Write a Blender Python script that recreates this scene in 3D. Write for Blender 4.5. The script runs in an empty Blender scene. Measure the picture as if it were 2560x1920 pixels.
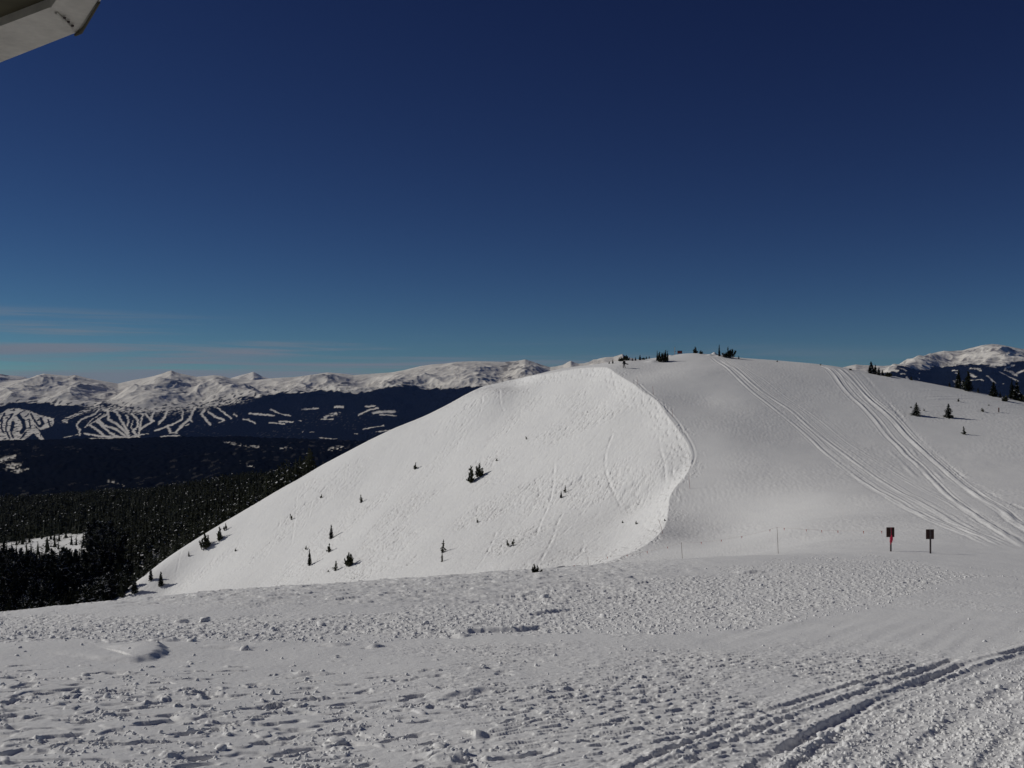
import bpy, math, random
import numpy as np
random.seed(7)
RS = np.random.RandomState(11)
F = 2631.0                       # focal length in units of a 2560 wide frame
scene = bpy.context.scene
COL = scene.collection

# ------------------------------------------------------------------ helpers
def tag(o, label=None, cat=None, group=None, kind=None):
    if label: o['label'] = label
    if cat: o['category'] = cat
    if group: o['group'] = group
    if kind: o['kind'] = kind
    return o

def mesh_from(name, verts, faces, mats, smooth=False, mat_idx=None):
    """verts (n,3) array, faces: (m,k) array or list of lists"""
    me = bpy.data.meshes.new(name)
    verts = np.asarray(verts, dtype=np.float32)
    if isinstance(faces, np.ndarray):
        m, k = faces.shape
        me.vertices.add(len(verts)); me.vertices.foreach_set('co', verts.ravel())
        me.loops.add(m * k); me.loops.foreach_set('vertex_index', faces.astype(np.int32).ravel())
        me.polygons.add(m)
        me.polygons.foreach_set('loop_start', np.arange(0, m * k, k, dtype=np.int32))
        me.polygons.foreach_set('loop_total', np.full(m, k, dtype=np.int32))
        me.update(calc_edges=True)
    else:
        me.from_pydata([tuple(map(float, v)) for v in verts], [], [tuple(f) for f in faces])
        me.update()
    for mt in (mats if isinstance(mats, (list, tuple)) else [mats]):
        me.materials.append(mt)
    if mat_idx is not None:
        me.polygons.foreach_set('material_index', np.asarray(mat_idx, dtype=np.int32))
    if smooth:
        me.polygons.foreach_set('use_smooth', np.ones(len(me.polygons), dtype=bool))
    return me

def link(name, me, parent=None, loc=None):
    o = bpy.data.objects.new(name, me)
    COL.objects.link(o)
    if parent is not None: o.parent = parent
    if loc is not None: o.location = loc
    return o

def empty(name, loc, label, cat, group=None, rz=0.0, s=(1, 1, 1)):
    o = bpy.data.objects.new(name, None); COL.objects.link(o)
    o.location = loc; o.rotation_euler = (0, 0, rz); o.scale = s
    o.empty_display_size = .2
    return tag(o, label, cat, group)

class MB:
    def __init__(s): s.v = []; s.f = []; s.m = []
    def add(s, vs, fs, mi=0):
        b = len(s.v); s.v += [tuple(v) for v in vs]; s.f += [tuple(i + b for i in f) for f in fs]; s.m += [mi] * len(fs)
    def box(s, x0, x1, y0, y1, z0, z1, mi=0, bev=0.0):
        if bev <= 0:
            v = [(x0,y0,z0),(x1,y0,z0),(x1,y1,z0),(x0,y1,z0),(x0,y0,z1),(x1,y0,z1),(x1,y1,z1),(x0,y1,z1)]
            s.add(v, [(0,3,2,1),(4,5,6,7),(0,1,5,4),(1,2,6,5),(2,3,7,6),(3,0,4,7)], mi)
        else:
            b = bev
            ring = lambda z, i: [(x0+i+b,y0+i,z),(x1-i-b,y0+i,z),(x1-i,y0+i+b,z),(x1-i,y1-i-b,z),(x1-i-b,y1-i,z),(x0+i+b,y1-i,z),(x0+i,y1-i-b,z),(x0+i,y0+i+b,z)]
            rs = [ring(z0, b), ring(z0+b, 0), ring(z1-b, 0), ring(z1, b)]
            v = sum(rs, []); fs = [tuple(range(7,-1,-1)), tuple(range(24,32))]
            for k in range(3):
                for j in range(8): fs.append((k*8+j, k*8+(j+1)%8, k*8+8+(j+1)%8, k*8+8+j))
            s.add(v, fs, mi)
    def tube(s, pts, rads, n=8, mi=0, cap=True):
        pts = [np.array(p, float) for p in pts]; vs = []; fs = []
        if not hasattr(rads, '__len__'): rads = [rads] * len(pts)
        for i, p in enumerate(pts):
            d = (pts[min(i+1, len(pts)-1)] - pts[max(i-1, 0)]); d /= (np.linalg.norm(d) + 1e-9)
            a = np.array([0, 0, 1.]) if abs(d[2]) < .9 else np.array([1., 0, 0])
            u = np.cross(d, a); u /= np.linalg.norm(u); w = np.cross(d, u)
            for j in range(n):
                t = 2 * math.pi * j / n
                vs.append(p + rads[i] * (math.cos(t) * u + math.sin(t) * w))
        for i in range(len(pts) - 1):
            for j in range(n): fs.append((i*n+j, i*n+(j+1)%n, (i+1)*n+(j+1)%n, (i+1)*n+j))
        if cap: fs += [tuple(range(n-1, -1, -1)), tuple(range((len(pts)-1)*n, len(pts)*n))]
        s.add(vs, fs, mi)
    def build(s, name, mats, parent=None, smooth=False):
        return link(name, mesh_from(name, s.v, s.f, mats, smooth, s.m), parent)

# ---- vectorised gradient noise
def _hash(ix, iy, seed):
    h = (ix.astype(np.int64) * 374761393 + iy.astype(np.int64) * 668265263 + seed * 974634777) & 0xFFFFFFFF
    h = ((h ^ (h >> 13)) * 1274126177) & 0xFFFFFFFF
    return ((h ^ (h >> 16)) & 0xFFFF).astype(np.float32) * (2 * math.pi / 65536.0)
def gn(x, y, seed=0):
    x = np.asarray(x, np.float64); y = np.asarray(y, np.float64)
    ix = np.floor(x); iy = np.floor(y); fx = (x - ix).astype(np.float32); fy = (y - iy).astype(np.float32)
    ux = fx*fx*fx*(fx*(fx*6-15)+10); uy = fy*fy*fy*(fy*(fy*6-15)+10)
    def g(dx, dy):
        a = _hash(ix + dx, iy + dy, seed)
        return np.cos(a) * (fx - dx) + np.sin(a) * (fy - dy)
    n0 = g(0,0); n1 = g(1,0); n2 = g(0,1); n3 = g(1,1)
    return ((n0 + ux*(n1-n0)) * (1-uy) + (n2 + ux*(n3-n2)) * uy) * 1.5
def fbm(x, y, o=4, seed=0, gain=.5):
    r = 0; a = 1
    for i in range(o):
        r = r + a * gn(x * 2**i + 13.7*i, y * 2**i - 7.3*i, seed + i); a *= gain
    return r
def ridged(x, y, o=4, seed=0, gain=.5):
    r = 0; a = 1
    for i in range(o):
        n = 1 - 2*np.abs(gn(x * 2**i + 3.1*i, y * 2**i + 9.2*i, seed + i)); r = r + a * n * np.abs(n); a *= gain
    return r
def ss(a, b, x):
    t = np.clip((x - a) / (b - a), 0, 1); return t*t*(3-2*t)

def polydist(px, py, poly, maxd):
    """distance, signed side and arc position of points to a polyline (only where closer than maxd)"""
    D = np.full(px.shape, 1e9, np.float32); S = np.zeros(px.shape, np.float32); A = np.zeros(px.shape, np.float32)
    arc = 0
    for (x0, y0), (x1, y1) in zip(poly[:-1], poly[1:]):
        L = math.hypot(x1-x0, y1-y0)
        if L < 1e-6: continue
        m = (px > min(x0,x1)-maxd) & (px < max(x0,x1)+maxd) & (py > min(y0,y1)-maxd) & (py < max(y0,y1)+maxd)
        idx = np.nonzero(m)[0]
        if len(idx):
            qx = px[idx]; qy = py[idx]; dx = (x1-x0)/L; dy = (y1-y0)/L
            t = np.clip((qx-x0)*dx + (qy-y0)*dy, 0, L)
            ex = qx - x0 - t*dx; ey = qy - y0 - t*dy; d = np.hypot(ex, ey)
            side = np.sign(dx*(qy-y0) - dy*(qx-x0))
            b = d < D[idx]; k = idx[b]
            D[k] = d[b]; S[k] = side[b]; A[k] = arc + t[b]
        arc += L
    return D, S, A, arc

# ------------------------------------------------------------------ materials
def new_mat(name):
    m = bpy.data.materials.new(name); m.use_nodes = True
    nt = m.node_tree; b = nt.nodes['Principled BSDF']
    return m, nt, b
def N(nt, t, **kw):
    n = nt.nodes.new(t)
    for k, v in kw.items():
        if k in n.inputs: n.inputs[k].default_value = v
        else: setattr(n, k, v)
    return n
def L(nt, a, b): nt.links.new(a, b)
def plain(name, col, rough=.6, var=.25, scale=8, bump=.0, metal=0.0, spec=.4):
    m, nt, b = new_mat(name)
    tc = N(nt, 'ShaderNodeTexCoord'); no = N(nt, 'ShaderNodeTexNoise', Scale=scale, Detail=5.0)
    L(nt, tc.outputs['Object'], no.inputs['Vector'])
    cr = N(nt, 'ShaderNodeValToRGB'); L(nt, no.outputs['Fac'], cr.inputs['Fac'])
    e = cr.color_ramp.elements
    e[0].position = .3; e[1].position = .7
    e[0].color = tuple(c*(1-var) for c in col) + (1,); e[1].color = tuple(min(1, c*(1+var)) for c in col) + (1,)
    L(nt, cr.outputs['Color'], b.inputs['Base Color'])
    b.inputs['Roughness'].default_value = rough; b.inputs['Metallic'].default_value = metal
    b.inputs['Specular IOR Level'].default_value = spec
    if bump:
        bp = N(nt, 'ShaderNodeBump', Strength=bump, Distance=.02); L(nt, no.outputs['Fac'], bp.inputs['Height'])
        L(nt, bp.outputs['Normal'], b.inputs['Normal'])
    return m

def snow_material():
    m, nt, b = new_mat('snow')
    geo = N(nt, 'ShaderNodeNewGeometry')
    n1 = N(nt, 'ShaderNodeTexNoise', Scale=.35, Detail=6.0, Roughness=.6)
    L(nt, geo.outputs['Position'], n1.inputs['Vector'])
    cr = N(nt, 'ShaderNodeValToRGB'); L(nt, n1.outputs['Fac'], cr.inputs['Fac'])
    e = cr.color_ramp.elements; e[0].position = .3; e[1].position = .7
    e[0].color = (.83, .83, .83, 1); e[1].color = (.87, .87, .86, 1)
    L(nt, cr.outputs['Color'], b.inputs['Base Color'])
    b.inputs['Roughness'].default_value = .75; b.inputs['Specular IOR Level'].default_value = .12
    n2 = N(nt, 'ShaderNodeTexNoise', Scale=9.0, Detail=5.0, Roughness=.7)
    L(nt, geo.outputs['Position'], n2.inputs['Vector'])
    bp = N(nt, 'ShaderNodeBump', Strength=.45, Distance=.03); L(nt, n2.outputs['Fac'], bp.inputs['Height'])
    L(nt, bp.outputs['Normal'], b.inputs['Normal'])
    return m
M_SNOW = snow_material()

def leaf_mat(name, c0, c1):
    m, nt, b = new_mat(name)
    oi = N(nt, 'ShaderNodeObjectInfo'); geo = N(nt, 'ShaderNodeNewGeometry')
    no = N(nt, 'ShaderNodeTexNoise', Scale=1.6, Detail=4.0); L(nt, geo.outputs['Position'], no.inputs['Vector'])
    cr = N(nt, 'ShaderNodeValToRGB'); L(nt, no.outputs['Fac'], cr.inputs['Fac'])
    cr.color_ramp.elements[0].position = .32; cr.color_ramp.elements[1].position = .68
    cr.color_ramp.elements[0].color = c0 + (1,); cr.color_ramp.elements[1].color = c1 + (1,)
    hs = N(nt, 'ShaderNodeHueSaturation'); L(nt, cr.outputs['Color'], hs.inputs['Color'])
    mr = N(nt, 'ShaderNodeMapRange'); L(nt, oi.outputs['Random'], mr.inputs['Value'])
    mr.inputs['To Min'].default_value = .7; mr.inputs['To Max'].default_value = 1.3
    L(nt, mr.outputs['Result'], hs.inputs['Value']); L(nt, hs.outputs['Color'], b.inputs['Base Color'])
    b.inputs['Roughness'].default_value = .8; b.inputs['Specular IOR Level'].default_value = .15
    return m
M_NEEDLE = leaf_mat('spruce_needles', (.008, .011, .006), (.022, .026, .012))
M_SHRUB = leaf_mat('stunted_pine_needles', (.022, .026, .014), (.055, .058, .028))
M_BARK = plain('bark', (.075, .058, .045), .9, .35, 14, .3)
M_SNOWCLUMP = plain('clinging_snow', (.82, .83, .85), .8, .03, 3, 0, spec=.1)

# ------------------------------------------------------------------ terrain base surfaces
def W(u, v, d):                      # a point seen in direction (u, v) at forward distance d
    return ((u-1280)/F*d, d, -(v-960)/F*d)
class RBF:
    def __init__(s, pts, c=7.0):
        P = np.array(pts, float); s.X = P[:, :2]; s.c = c; n = len(P)
        A = np.zeros((n+3, n+3))
        R = np.hypot(P[:, None, 0]-P[None, :, 0], P[:, None, 1]-P[None, :, 1])
        A[:n, :n] = np.sqrt(R*R + c*c); A[:n, n] = 1; A[:n, n+1:] = P[:, :2]/100.
        A[n, :n] = 1; A[n+1:, :n] = P[:, :2].T/100.
        A[:n, :n] -= np.eye(n) * .02
        s.w = np.linalg.solve(A, np.concatenate([P[:, 2], [0, 0, 0]])).astype(np.float32)
    def __call__(s, x, y):
        x = np.asarray(x, np.float32); y = np.asarray(y, np.float32)
        sh = x.shape; x = x.ravel(); y = y.ravel(); out = np.empty(x.shape, np.float32); n = len(s.X); c2 = s.c*s.c
        for i in range(0, len(x), 400000):
            xx = x[i:i+400000]; yy = y[i:i+400000]
            r = s.w[n] + s.w[n+1]*xx/100 + s.w[n+2]*yy/100
            for k in range(n):
                r = r + s.w[k]*np.sqrt((xx-s.X[k,0])**2 + (yy-s.X[k,1])**2 + c2)
            out[i:i+400000] = r
        return out.reshape(sh)

def bench_d(v): return 3.5/((v-960)/F - .118)
top = []
for u in (-400, 200, 700, 1200, 1700, 2200, 2700, 3100):          # wind-packed bench in front of the camera
    for v in (2300, 1920, 1750, 1640):
        d = bench_d(v)*(1.0 - .05*(u < 500)); top.append(W(u, v, d))
for x in (-30, -12, 0, 12, 30): top += [(x, -25, -1.6), (x, 0, -3.6)]
top += [W(0,1572,33), W(300,1560,34), W(700,1545,36), W(1100,1525,40), W(1500,1510,43), W(1900,1500,44), W(2300,1500,43), W(2560,1510,41)]
EDGE = [(-300,1556,39), (0,1531,42), (310,1502,45), (600,1473,51), (800,1461,54), (1000,1447,58), (1250,1432,62), (1480,1419,66), (1700,1397,74), (1850,1391,79)]
top += [W(*e) for e in EDGE]
top += [W(2000,1386,80), W(2230,1378,79), W(2330,1384,77), W(2560,1400,72), W(2800,1420,68)]
top += [W(u,v,d) for u,v,d in [
 (1480,1450,95),(1600,1425,100),(1750,1412,104),(1850,1398,108),(1600,1405,118),(1700,1372,130),(1740,1340,145),(1950,1373,104),(2100,1350,101),(2300,1340,99),(2560,1345,95),(2850,1365,90),
 (1850,1350,130),(1950,1320,128.8),(2100,1296,126.0),(2300,1290,125.5),(2560,1290,123.3),(2850,1305,119.1),
 (1800,1300,155),(1850,1270,159),(2100,1240,151.4),(2300,1235,151.2),(2560,1230,150.5),(2850,1240,146.7),
 (1800,1200,173.0),(1950,1185,173.1),(2100,1175,173.7),(2300,1170,174.8),(2560,1165,175.6),(2850,1180,170.1),
 (1800,1100,193.0),(1950,1090,196.2),(2100,1090,197.1),(2300,1085,198.5),(2560,1085,199.6),(2850,1110,193.5),
 (1750,1000,221.0),(1850,1000,219.0),(2000,1000,221.1),(2150,1005,221.1),(2350,1020,219.8),(2600,1045,215.8),(2850,1090,207.4),
 (1640,925,246),(1700,930,240),(1850,930,240),
 (1560,901,262),(1620,899,264),(1660,895,265),(1700,891,266),(1760,888,266),(1850,896,264),(1950,903,262),(2050,911,259),(2150,927,255),(2250,945,250),(2350,963,247),(2450,982,243),(2560,1004,240),(2850,1080,225),
 (1340,937,285),(1400,923,281),(1450,916,276),(1500,909,271),(1535,904,267),(1400,950,330),(1480,940,330),(1560,915,295),(1700,905,300),(1850,910,300),(2050,935,295),(2250,980,285),(2450,1025,275),(2650,1080,265),
 (1560,980,350),(1850,985,350),(2150,1030,340),(2560,1130,320)]]
top += [(100,420,-40),(0,430,-45),(250,420,-80),(-100,700,-70),(100,700,-130),(400,700,-170),(1000,700,-260),(-600,1500,-290),(0,1500,-300),(600,1500,-300),(1500,1500,-330),(-1500,1500,-330),(300,150,-70),(-100,20,-20),(120,40,-18)]

def face_d(u, v): return 92.7/(.33 + .58*(u-1280)/F + (v-960)/F)
LIP_IMG = [(1340,939,275),(1400,928,268),(1450,921,262),(1495,918,256),(1522,921,250),(1534,930,246),(1556,945,240),(1591,966,230),(1616,984,224),(1646,1003,218),(1668,1040,208),(1690,1070,201),(1712,1100,195),(1726,1128,190),(1729,1157,185),(1716,1186,179),(1692,1212,174),(1675,1236,170),(1672,1262,166),(1668,1295,158),(1655,1330,146),(1605,1368,136),(1555,1391,128),(1505,1411,121)]
LIP = [W(*l) for l in LIP_IMG]
top += LIP
ZTOP = RBF(top, 6.0)
lipxy = [(-60,480),(-25,340),(0,292)] + [(p[0], p[1]) for p in LIP]
hid = [(5,122),(3,105),(0,92),(-2,82)]
edgexy = [(W(*e)[0]+0, W(*e)[1]+1.0) for e in EDGE if e[0] <= 1250][::-1]
bound = lipxy + hid + edgexy + [(-60,36),(-140,30)]
def resample(poly, step):
    out = [poly[0]]
    for a, b in zip(poly[:-1], poly[1:]):
        n = max(1, int(math.hypot(b[0]-a[0], b[1]-a[1])/step))
        for i in range(1, n+1): out.append((a[0]+(b[0]-a[0])*i/n, a[1]+(b[1]-a[1])*i/n))
    return out
def smooth_poly(poly, it=2):
    for _ in range(it):
        q = [poly[0]]
        for a, b in zip(poly[:-1], poly[1:]):
            q += [(a[0]*.75+b[0]*.25, a[1]*.75+b[1]*.25), (a[0]*.25+b[0]*.75, a[1]*.25+b[1]*.75)]
        q.append(poly[-1]); poly = q
    return poly
BOUND = smooth_poly(bound, 1)
bs = resample(BOUND, 7.0)
bz = ZTOP(np.array([b[0] for b in bs]), np.array([b[1] for b in bs]))
face = [(b[0], b[1], float(z)) for b, z in zip(bs, bz)]
for u, v in [(1640,1050),(1690,1150),(1620,1250),(1550,1350),(1450,1400),(1450,1300),(1500,1200),(1500,1100),(1500,1000),(1470,950),(1400,965),(1300,1400),(1300,1300),(1300,1200),(1300,1100),(1300,1010),(1100,1420),(1100,1330),(1100,1230),(1100,1130),(900,1430),(900,1330),(900,1230),(700,1440),(700,1340),(550,1440),(420,1470),(1420,970)]:
    k = 1 - .10*ss(1250, 1450, v)*ss(600, 1300, u)
    d = face_d(u, v)*k
    face.append(W(u, v, d))
SKY = [(1300,949,278),(1260,960,276),(1180,985,282),(1100,1019,287),(1000,1062,290),(900,1110,292),(800,1165,294),(700,1222,295),(600,1281,294),(500,1340,292),(430,1388,288),(370,1440,283),(310,1500,275)]
for u, v, d in SKY:
    v += float(np.interp(u, [310,500,800,1100,1180,1260,1330,1400,1470], [4,7,7,5,5,10,13,16,24]))
    face.append(W(u, v, d)); face.append(W(u, v+9, d+28)); face.append(W(u, v+(32 if u > 800 else 24), d+62))
face += [W(u,v,d) for u,v,d in [(200,1545,285),(0,1590,290),(-300,1700,290),(200,1470,345),(0,1510,350),(-300,1600,350),(100,1400,460),(330,1380,400),(0,1395,500),(180,1335,560),(0,1345,640),(450,1310,480),(600,1262,460),(750,1215,470),
   (300,1243,860),(0,1262,950),(-300,1290,1000),(560,1212,720),(700,1204,680),(900,1200,640),(1100,1200,560),(1280,1180,520)]]
# hidden bottom of the bowl
face += [(-20,66,-24),(-40,60,-28),(-6,90,-23.5),(-30,100,-40),(-70,90,-44),(-110,70,-40),(-10,130,-36),(-50,140,-48),(-90,150,-56),(-140,150,-66),(-60,200,-52),(-110,220,-64),(-170,230,-78)]
face += [(-600,1500,-290),(0,1500,-300),(-1500,1500,-330),(-700,700,-180),(-400,300,-120)]
ZFACE = RBF(face, 6.0)
poly = BOUND + [(-4000, 30), (-4000, 1600), (-60, 1600)]
def inside(x, y):
    x = np.asarray(x, np.float64); y = np.asarray(y, np.float64); r = np.zeros(x.shape, bool)
    n = len(poly); j = n-1
    for i in range(n):
        xi, yi = poly[i]; xj, yj = poly[j]
        if yi != yj:
            c = ((yi > y) != (yj > y)) & (x < (xj-xi)*(y-yi)/(yj-yi) + xi)
            r ^= c
        j = i
    return r
def zbase(x, y):
    x = np.asarray(x, float); y = np.asarray(y, float)
    m = inside(x, y); out = np.empty(x.shape, np.float32)
    out[m] = ZFACE(x[m], y[m]); out[~m] = ZTOP(x[~m], y[~m])
    return out
YS = np.concatenate([np.arange(8, 90, .25), np.arange(90, 420, .5), np.arange(420, 1200, 4)])
def hits(u, v, first=8):
    p = (u-1280)/F; q = -(v-960)/F
    y = YS[YS >= first]
    g = zbase(p*y, y) - q*y
    k = np.nonzero(g >= 0)[0]
    if len(k) == 0:                       # ray passes just over a crest: take the closest approach
        m = y < 300
        i = int(np.argmax((g/y)[m])); d = y[m][i]
    elif k[0] == 0: d = y[0]
    else:
        i = k[0]; a, b = g[i-1], g[i]; d = y[i-1] + (y[i]-y[i-1])*(-a)/(b-a)
    return (p*d, float(d))
def hitpoly(pl, first=8): return [hits(u, v, first) for u, v in pl]

# ------------------------------------------------------------------ near ground mesh
p_in = np.linspace(-.535, .535, 1750)
p_out = np.array([.56,.6,.66,.75,.9,1.1,1.5,2.2,3.5])
PC = np.concatenate([-p_out[::-1], p_in, p_out])
rows = [-40, -25, -15, -8, -3, 0, 3, 6, 8, 9.5, 10.5, 11.3, 12.]
y = 12.
while y < 84: 
    h = 3.5 + .118*y; y += min(y*y/(h*1052)*.62, .30 if y > 50 else 9); rows.append(y)
while y < 300: y += .36; rows.append(y)
while y < 480: y += 1.6; rows.append(y)
while y < 1500: y += 8; rows.append(y)
RY = np.array(rows); nr, nc = len(RY), len(PC)
Wd = np.maximum(RY, 12.0)
X = (PC[None, :]*Wd[:, None]); Y = np.repeat(RY[:, None], nc, 1)
Z = zbase(X.ravel(), Y.ravel()).reshape(X.shape)
Z = np.minimum(Z, 20.)
print('ground grid', nr, nc, nr*nc)
X = X.ravel(); Y = Y.ravel(); Z = Z.ravel()
INS = inside(X, Y)
Yc = np.maximum(Y, 5); U = 1280 + F*X/Yc; V = 960 - F*Z/Yc          # where each ground point lies, used only to lay out zones of snow texture
D = np.zeros_like(Z)
def sub(mask): return np.nonzero(mask)[0]
near = sub((Y < 110) & (Y > 8) & ~INS & (np.abs(X) < .56*np.maximum(Y, 12)))
x, yy, u, v = X[near], Y[near], U[near], V[near]
dn = np.zeros(len(near), np.float32)
dn += .045*fbm(x/7, yy/7, 3, 1) + .010*fbm(x/1.4, yy/2.0, 3, 5)
dn += .0035*fbm(x/.16, yy/.16, 2, 8)
# coarse rubble band left by the groomer
ctr = np.interp(u, [-200,0,500,900,1300,1700,2000,2200,2350], [1575,1572,1574,1568,1532,1512,1470,1445,1440])
hw = np.interp(u, [-200,0,500,900,1300,1700,2000,2200,2350,2450], [44,42,30,36,46,72,78,60,22,2])
band = 1 - ss(.72, 1.12, np.abs(v-ctr)/hw + .35*fbm(x/2.2, yy/4, 2, 21))
c1 = ss(.02, .25, gn(x/.29, yy/.42, 31)) * (.6+.7*gn(x/.9, yy/1.3, 36)); c2 = ss(.05, .25, gn(x/.19, yy/.30, 32))
dn += .72*band*(.046*c1 + .030*c2 - .025)
# zone of slabs and gashes cut by skis and boots (lower left)
a = .38; ca, sa = math.cos(a), math.sin(a)
xr = x*ca + yy*sa; yr = -x*sa + yy*ca
wob = .16*gn(x/.6, yy/.6, 44)+.05*gn(x/.22, yy/.25, 52)
den = ss(1640, 1780, v)*(1-ss(450, 1550, u)) + .35*ss(1640,1700,v)*(1-ss(1500,2000,u))
den = np.clip(den + .45*fbm(x/3.5, yy/2.2, 2, 50)*ss(1620,1700,v)*(1-ss(1500,1900,u)), 0, 1.15)
g1 = gn(xr/.85, (yr+wob)/.34, 41); g2 = gn(xr/.75+5, (yr+wob)/.25, 42)
th1 = .66-.42*den; th2 = .76-.38*den; on = (den > .04)
e1 = g1 + .10*gn(x/.30, yy/.30, 49) - th1; e2 = g2 - th2
hole = ss(0, .26, e1)*on; hole2 = ss(0, .28, e2)*on
deb = np.maximum(ss(-.22, -.02, e1)*(1-hole), .8*ss(-.16, -.02, e2)*(1-hole2))*on
dn -= .066*hole*(.8+.5*gn(x/.5, yy/.5, 47)) + .035*hole2
nf = 1-ss(19, 27, yy)
dn += deb*(.034*ss(.10, .38, gn(x/.24, yy/.30, 43)) + .012*nf*ss(.05,.3,gn(x/.11, yy/.14, 45)))*ss(-.2,.25,gn(x/1.3,yy/1.3,51))
dn += .026*ss(.32, .48, gn(x/.36, yy/.42, 48))*ss(.45, .9, den)*ss(-.1,.3,gn(x/2.1, yy/1.6, 46))
# light chop over the middle of the bench
mid = ss(1585, 1640, v)*(1-ss(1860,1960,v))*ss(700, 1300, u)*(1-ss(2150, 2450, u)) + .5*ss(1400,1450,v)*(1-ss(1500,1560,v))
mid = np.clip(mid*(.7+.9*fbm(x/4, yy/5, 2, 60)), 0, 1)
dn += mid*(.026*ss(.12, .32, gn(xr/.26, yr/.14, 61)) - .030*ss(.22, .36, gn(xr/.7, yr/.16, 62)))
upper = (1-ss(1495,1530,v))*(1-ss(1500,1900,u))
dn += upper*(.055*ss(.22,.4,gn(x/1.1, yy/.8, 63)) - .05*ss(.3,.42,gn(x/1.5, yy/.6, 64)) + .02*fbm(x/.4, yy/.5,2,65))
# small hard wind scarps facing the camera
SC = [([(60,1620),(150,1630),(225,1639),(265,1645),(310,1648),(345,1648),(372,1643),(388,1635),(395,1624),(391,1612)], .15, 1.5),
      ([(372,1613),(392,1616),(415,1614)], .14, .7), ([(1092,1582),(1140,1584),(1200,1581),(1250,1579),(1310,1578),(1340,1572),(1372,1566)], .16, 1.0),
      ([(1120,1592),(1160,1594)], .12, .6), ([(912,1616),(932,1618)], .13, .5), ([(1310,1541),(1360,1536),(1440,1526)], .13, .9),
      ([(380,1604),(440,1602),(470,1600)], .09, .6), ([(1850,1433),(1870,1432),(1920,1431)], .2, .9), ([(1170,1490),(1230,1494),(1300,1492),(1345,1496)], .12, .8),
      ([(500,1616),(560,1618),(620,1622)], .08, .6), ([(800,1612),(860,1614)], .09, .6), ([(1100,1752),(1150,1742),(1200,1734),(1260,1726)], .09, .5),
      ([(1105,1912),(1140,1905),(1190,1890)], .14, .6), ([(1175,1850),(1195,1852),(1230,1840)], .12, .5), ([(740,1688),(780,1686),(800,1690)], .08, .4)]
for pl, hgt, wid in SC:
    dd, sd, ar, tot = polydist(x, yy, smooth_poly(hitpoly(pl), 2), wid*1.6)
    m = dd < wid*1.6
    env = np.clip(np.sin(np.pi*np.clip(ar/tot, 0, 1)), 0, 1)**.6
    if wid > 1.45: env = ss(.05, .75, ar/tot)*ss(0, .10, 1-ar/tot)*1.25
    far = np.where(sd > 0, 1.0, 0.0)
    sg = dd*sd + .10*gn(x/.35, yy/.35, 77)
    if wid > 1.45:
        dn += np.where(m, .105*env*ss(-.30, .04, sg)*(1-ss(.15, 1.5, sg)), 0); continue
    dn += np.where(m, .8*env*hgt*ss(-.06, .22, sg)*(1-ss(.1, wid*1.5, sg)) - env*.25*hgt*np.exp(-((sg+.12)/.14)**2), 0)
# vehicle tracks at lower right
TR = [([(2620,1606),(2560,1626),(2425,1658),(2294,1710),(2164,1767),(2034,1836),(1904,1914),(1800,1990)], .12, .16, 1),
      ([(2381,1650),(2229,1710),(2112,1749),(1978,1793),(1843,1849),(1765,1884),(1690,1925),(1600,1990)], .085, .13, 2),
      ([(2300,1660),(2199,1697),(2034,1741),(1947,1769),(1817,1819),(1687,1875),(1590,1918),(1480,1980)], .07, .11, 3),
      ([(2600,1630),(2468,1662),(2338,1714),(2208,1765),(2121,1823),(2034,1893),(1985,1930),(1930,1990)], .10, .16, 4),
      ([(2620,1690),(2529,1719),(2403,1797),(2338,1849),(2277,1910),(2200,1990)], .07, .22, 5),
      ([(2640,1760),(2540,1830),(2470,1920),(2430,1990)], .06, .2, 6),
      ([(2140,1720),(2034,1756),(1900,1806),(1770,1862),(1660,1915),(1560,1970)], .035, .10, 7),
      ([(2330,1700),(2190,1752),(2060,1812),(1940,1880),(1840,1945)], .04, .10, 8)]
rough = np.zeros_like(dn)
for pl, dep, wid, sdn in TR:
    P = smooth_poly(hitpoly(pl), 2)
    dd, sd, ar, tot = polydist(x, yy, P, 1.4)
    jag = .22*wid*gn(x/.12, yy/.12, 70+sdn)+.18*wid*gn(x/.4, yy/.4, 80+sdn)
    m = dd < 1.4; e = (dd + jag)/wid
    fade = .35+.65*ss(-.1, .3, gn(ar/3.0, ar*0+sdn, 90+sdn)+.25)
    pr = -.45*dep*(1-ss(.40, 1.2, e)) + .25*dep*ss(.75, 1.25, e)*(1-ss(1.3, 3.0, e))
    dn += np.where(m, pr*fade, 0)
    rough = np.maximum(rough, np.where(m, 1-ss(.3, 1.2, dd), 0))
T1 = smooth_poly(hitpoly(TR[0][0]), 2)
dd, sd, ar, tot = polydist(x, yy, T1, 30)
below = np.where((dd < 30) & (sd > 0), ss(0, .5, dd), 0)
tp = hits(1280, 1900)
if np.mean(below[(u < 1300) & (v > 1700)]) > .5: below = np.where((dd < 30) & (sd < 0), ss(0, .5, dd), 0)
rough = np.clip(np.maximum(rough*.8, below), 0, 1)
dn += .34*rough*(.028*ss(-.05,.3,gn(x/.17, yy/.19, 101)) + .040*ss(.12,.34,gn(x/.33, yy/.36, 102))*(.5+gn(x/1.5,yy/1.5,104)) + .016*gn(x/.07, yy/.08, 103))
# low frequency tongue of groomed road
dn += .02*ss(1500, 1600, v)*ss(1500,2000,u)*gn((x*.85-yy*.5)/.55, (x*.5+yy*.85)/6, 110)
fe = 1 - ss(95, 110, yy)
D[near] += dn*fe
EDG_fade = None
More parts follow.
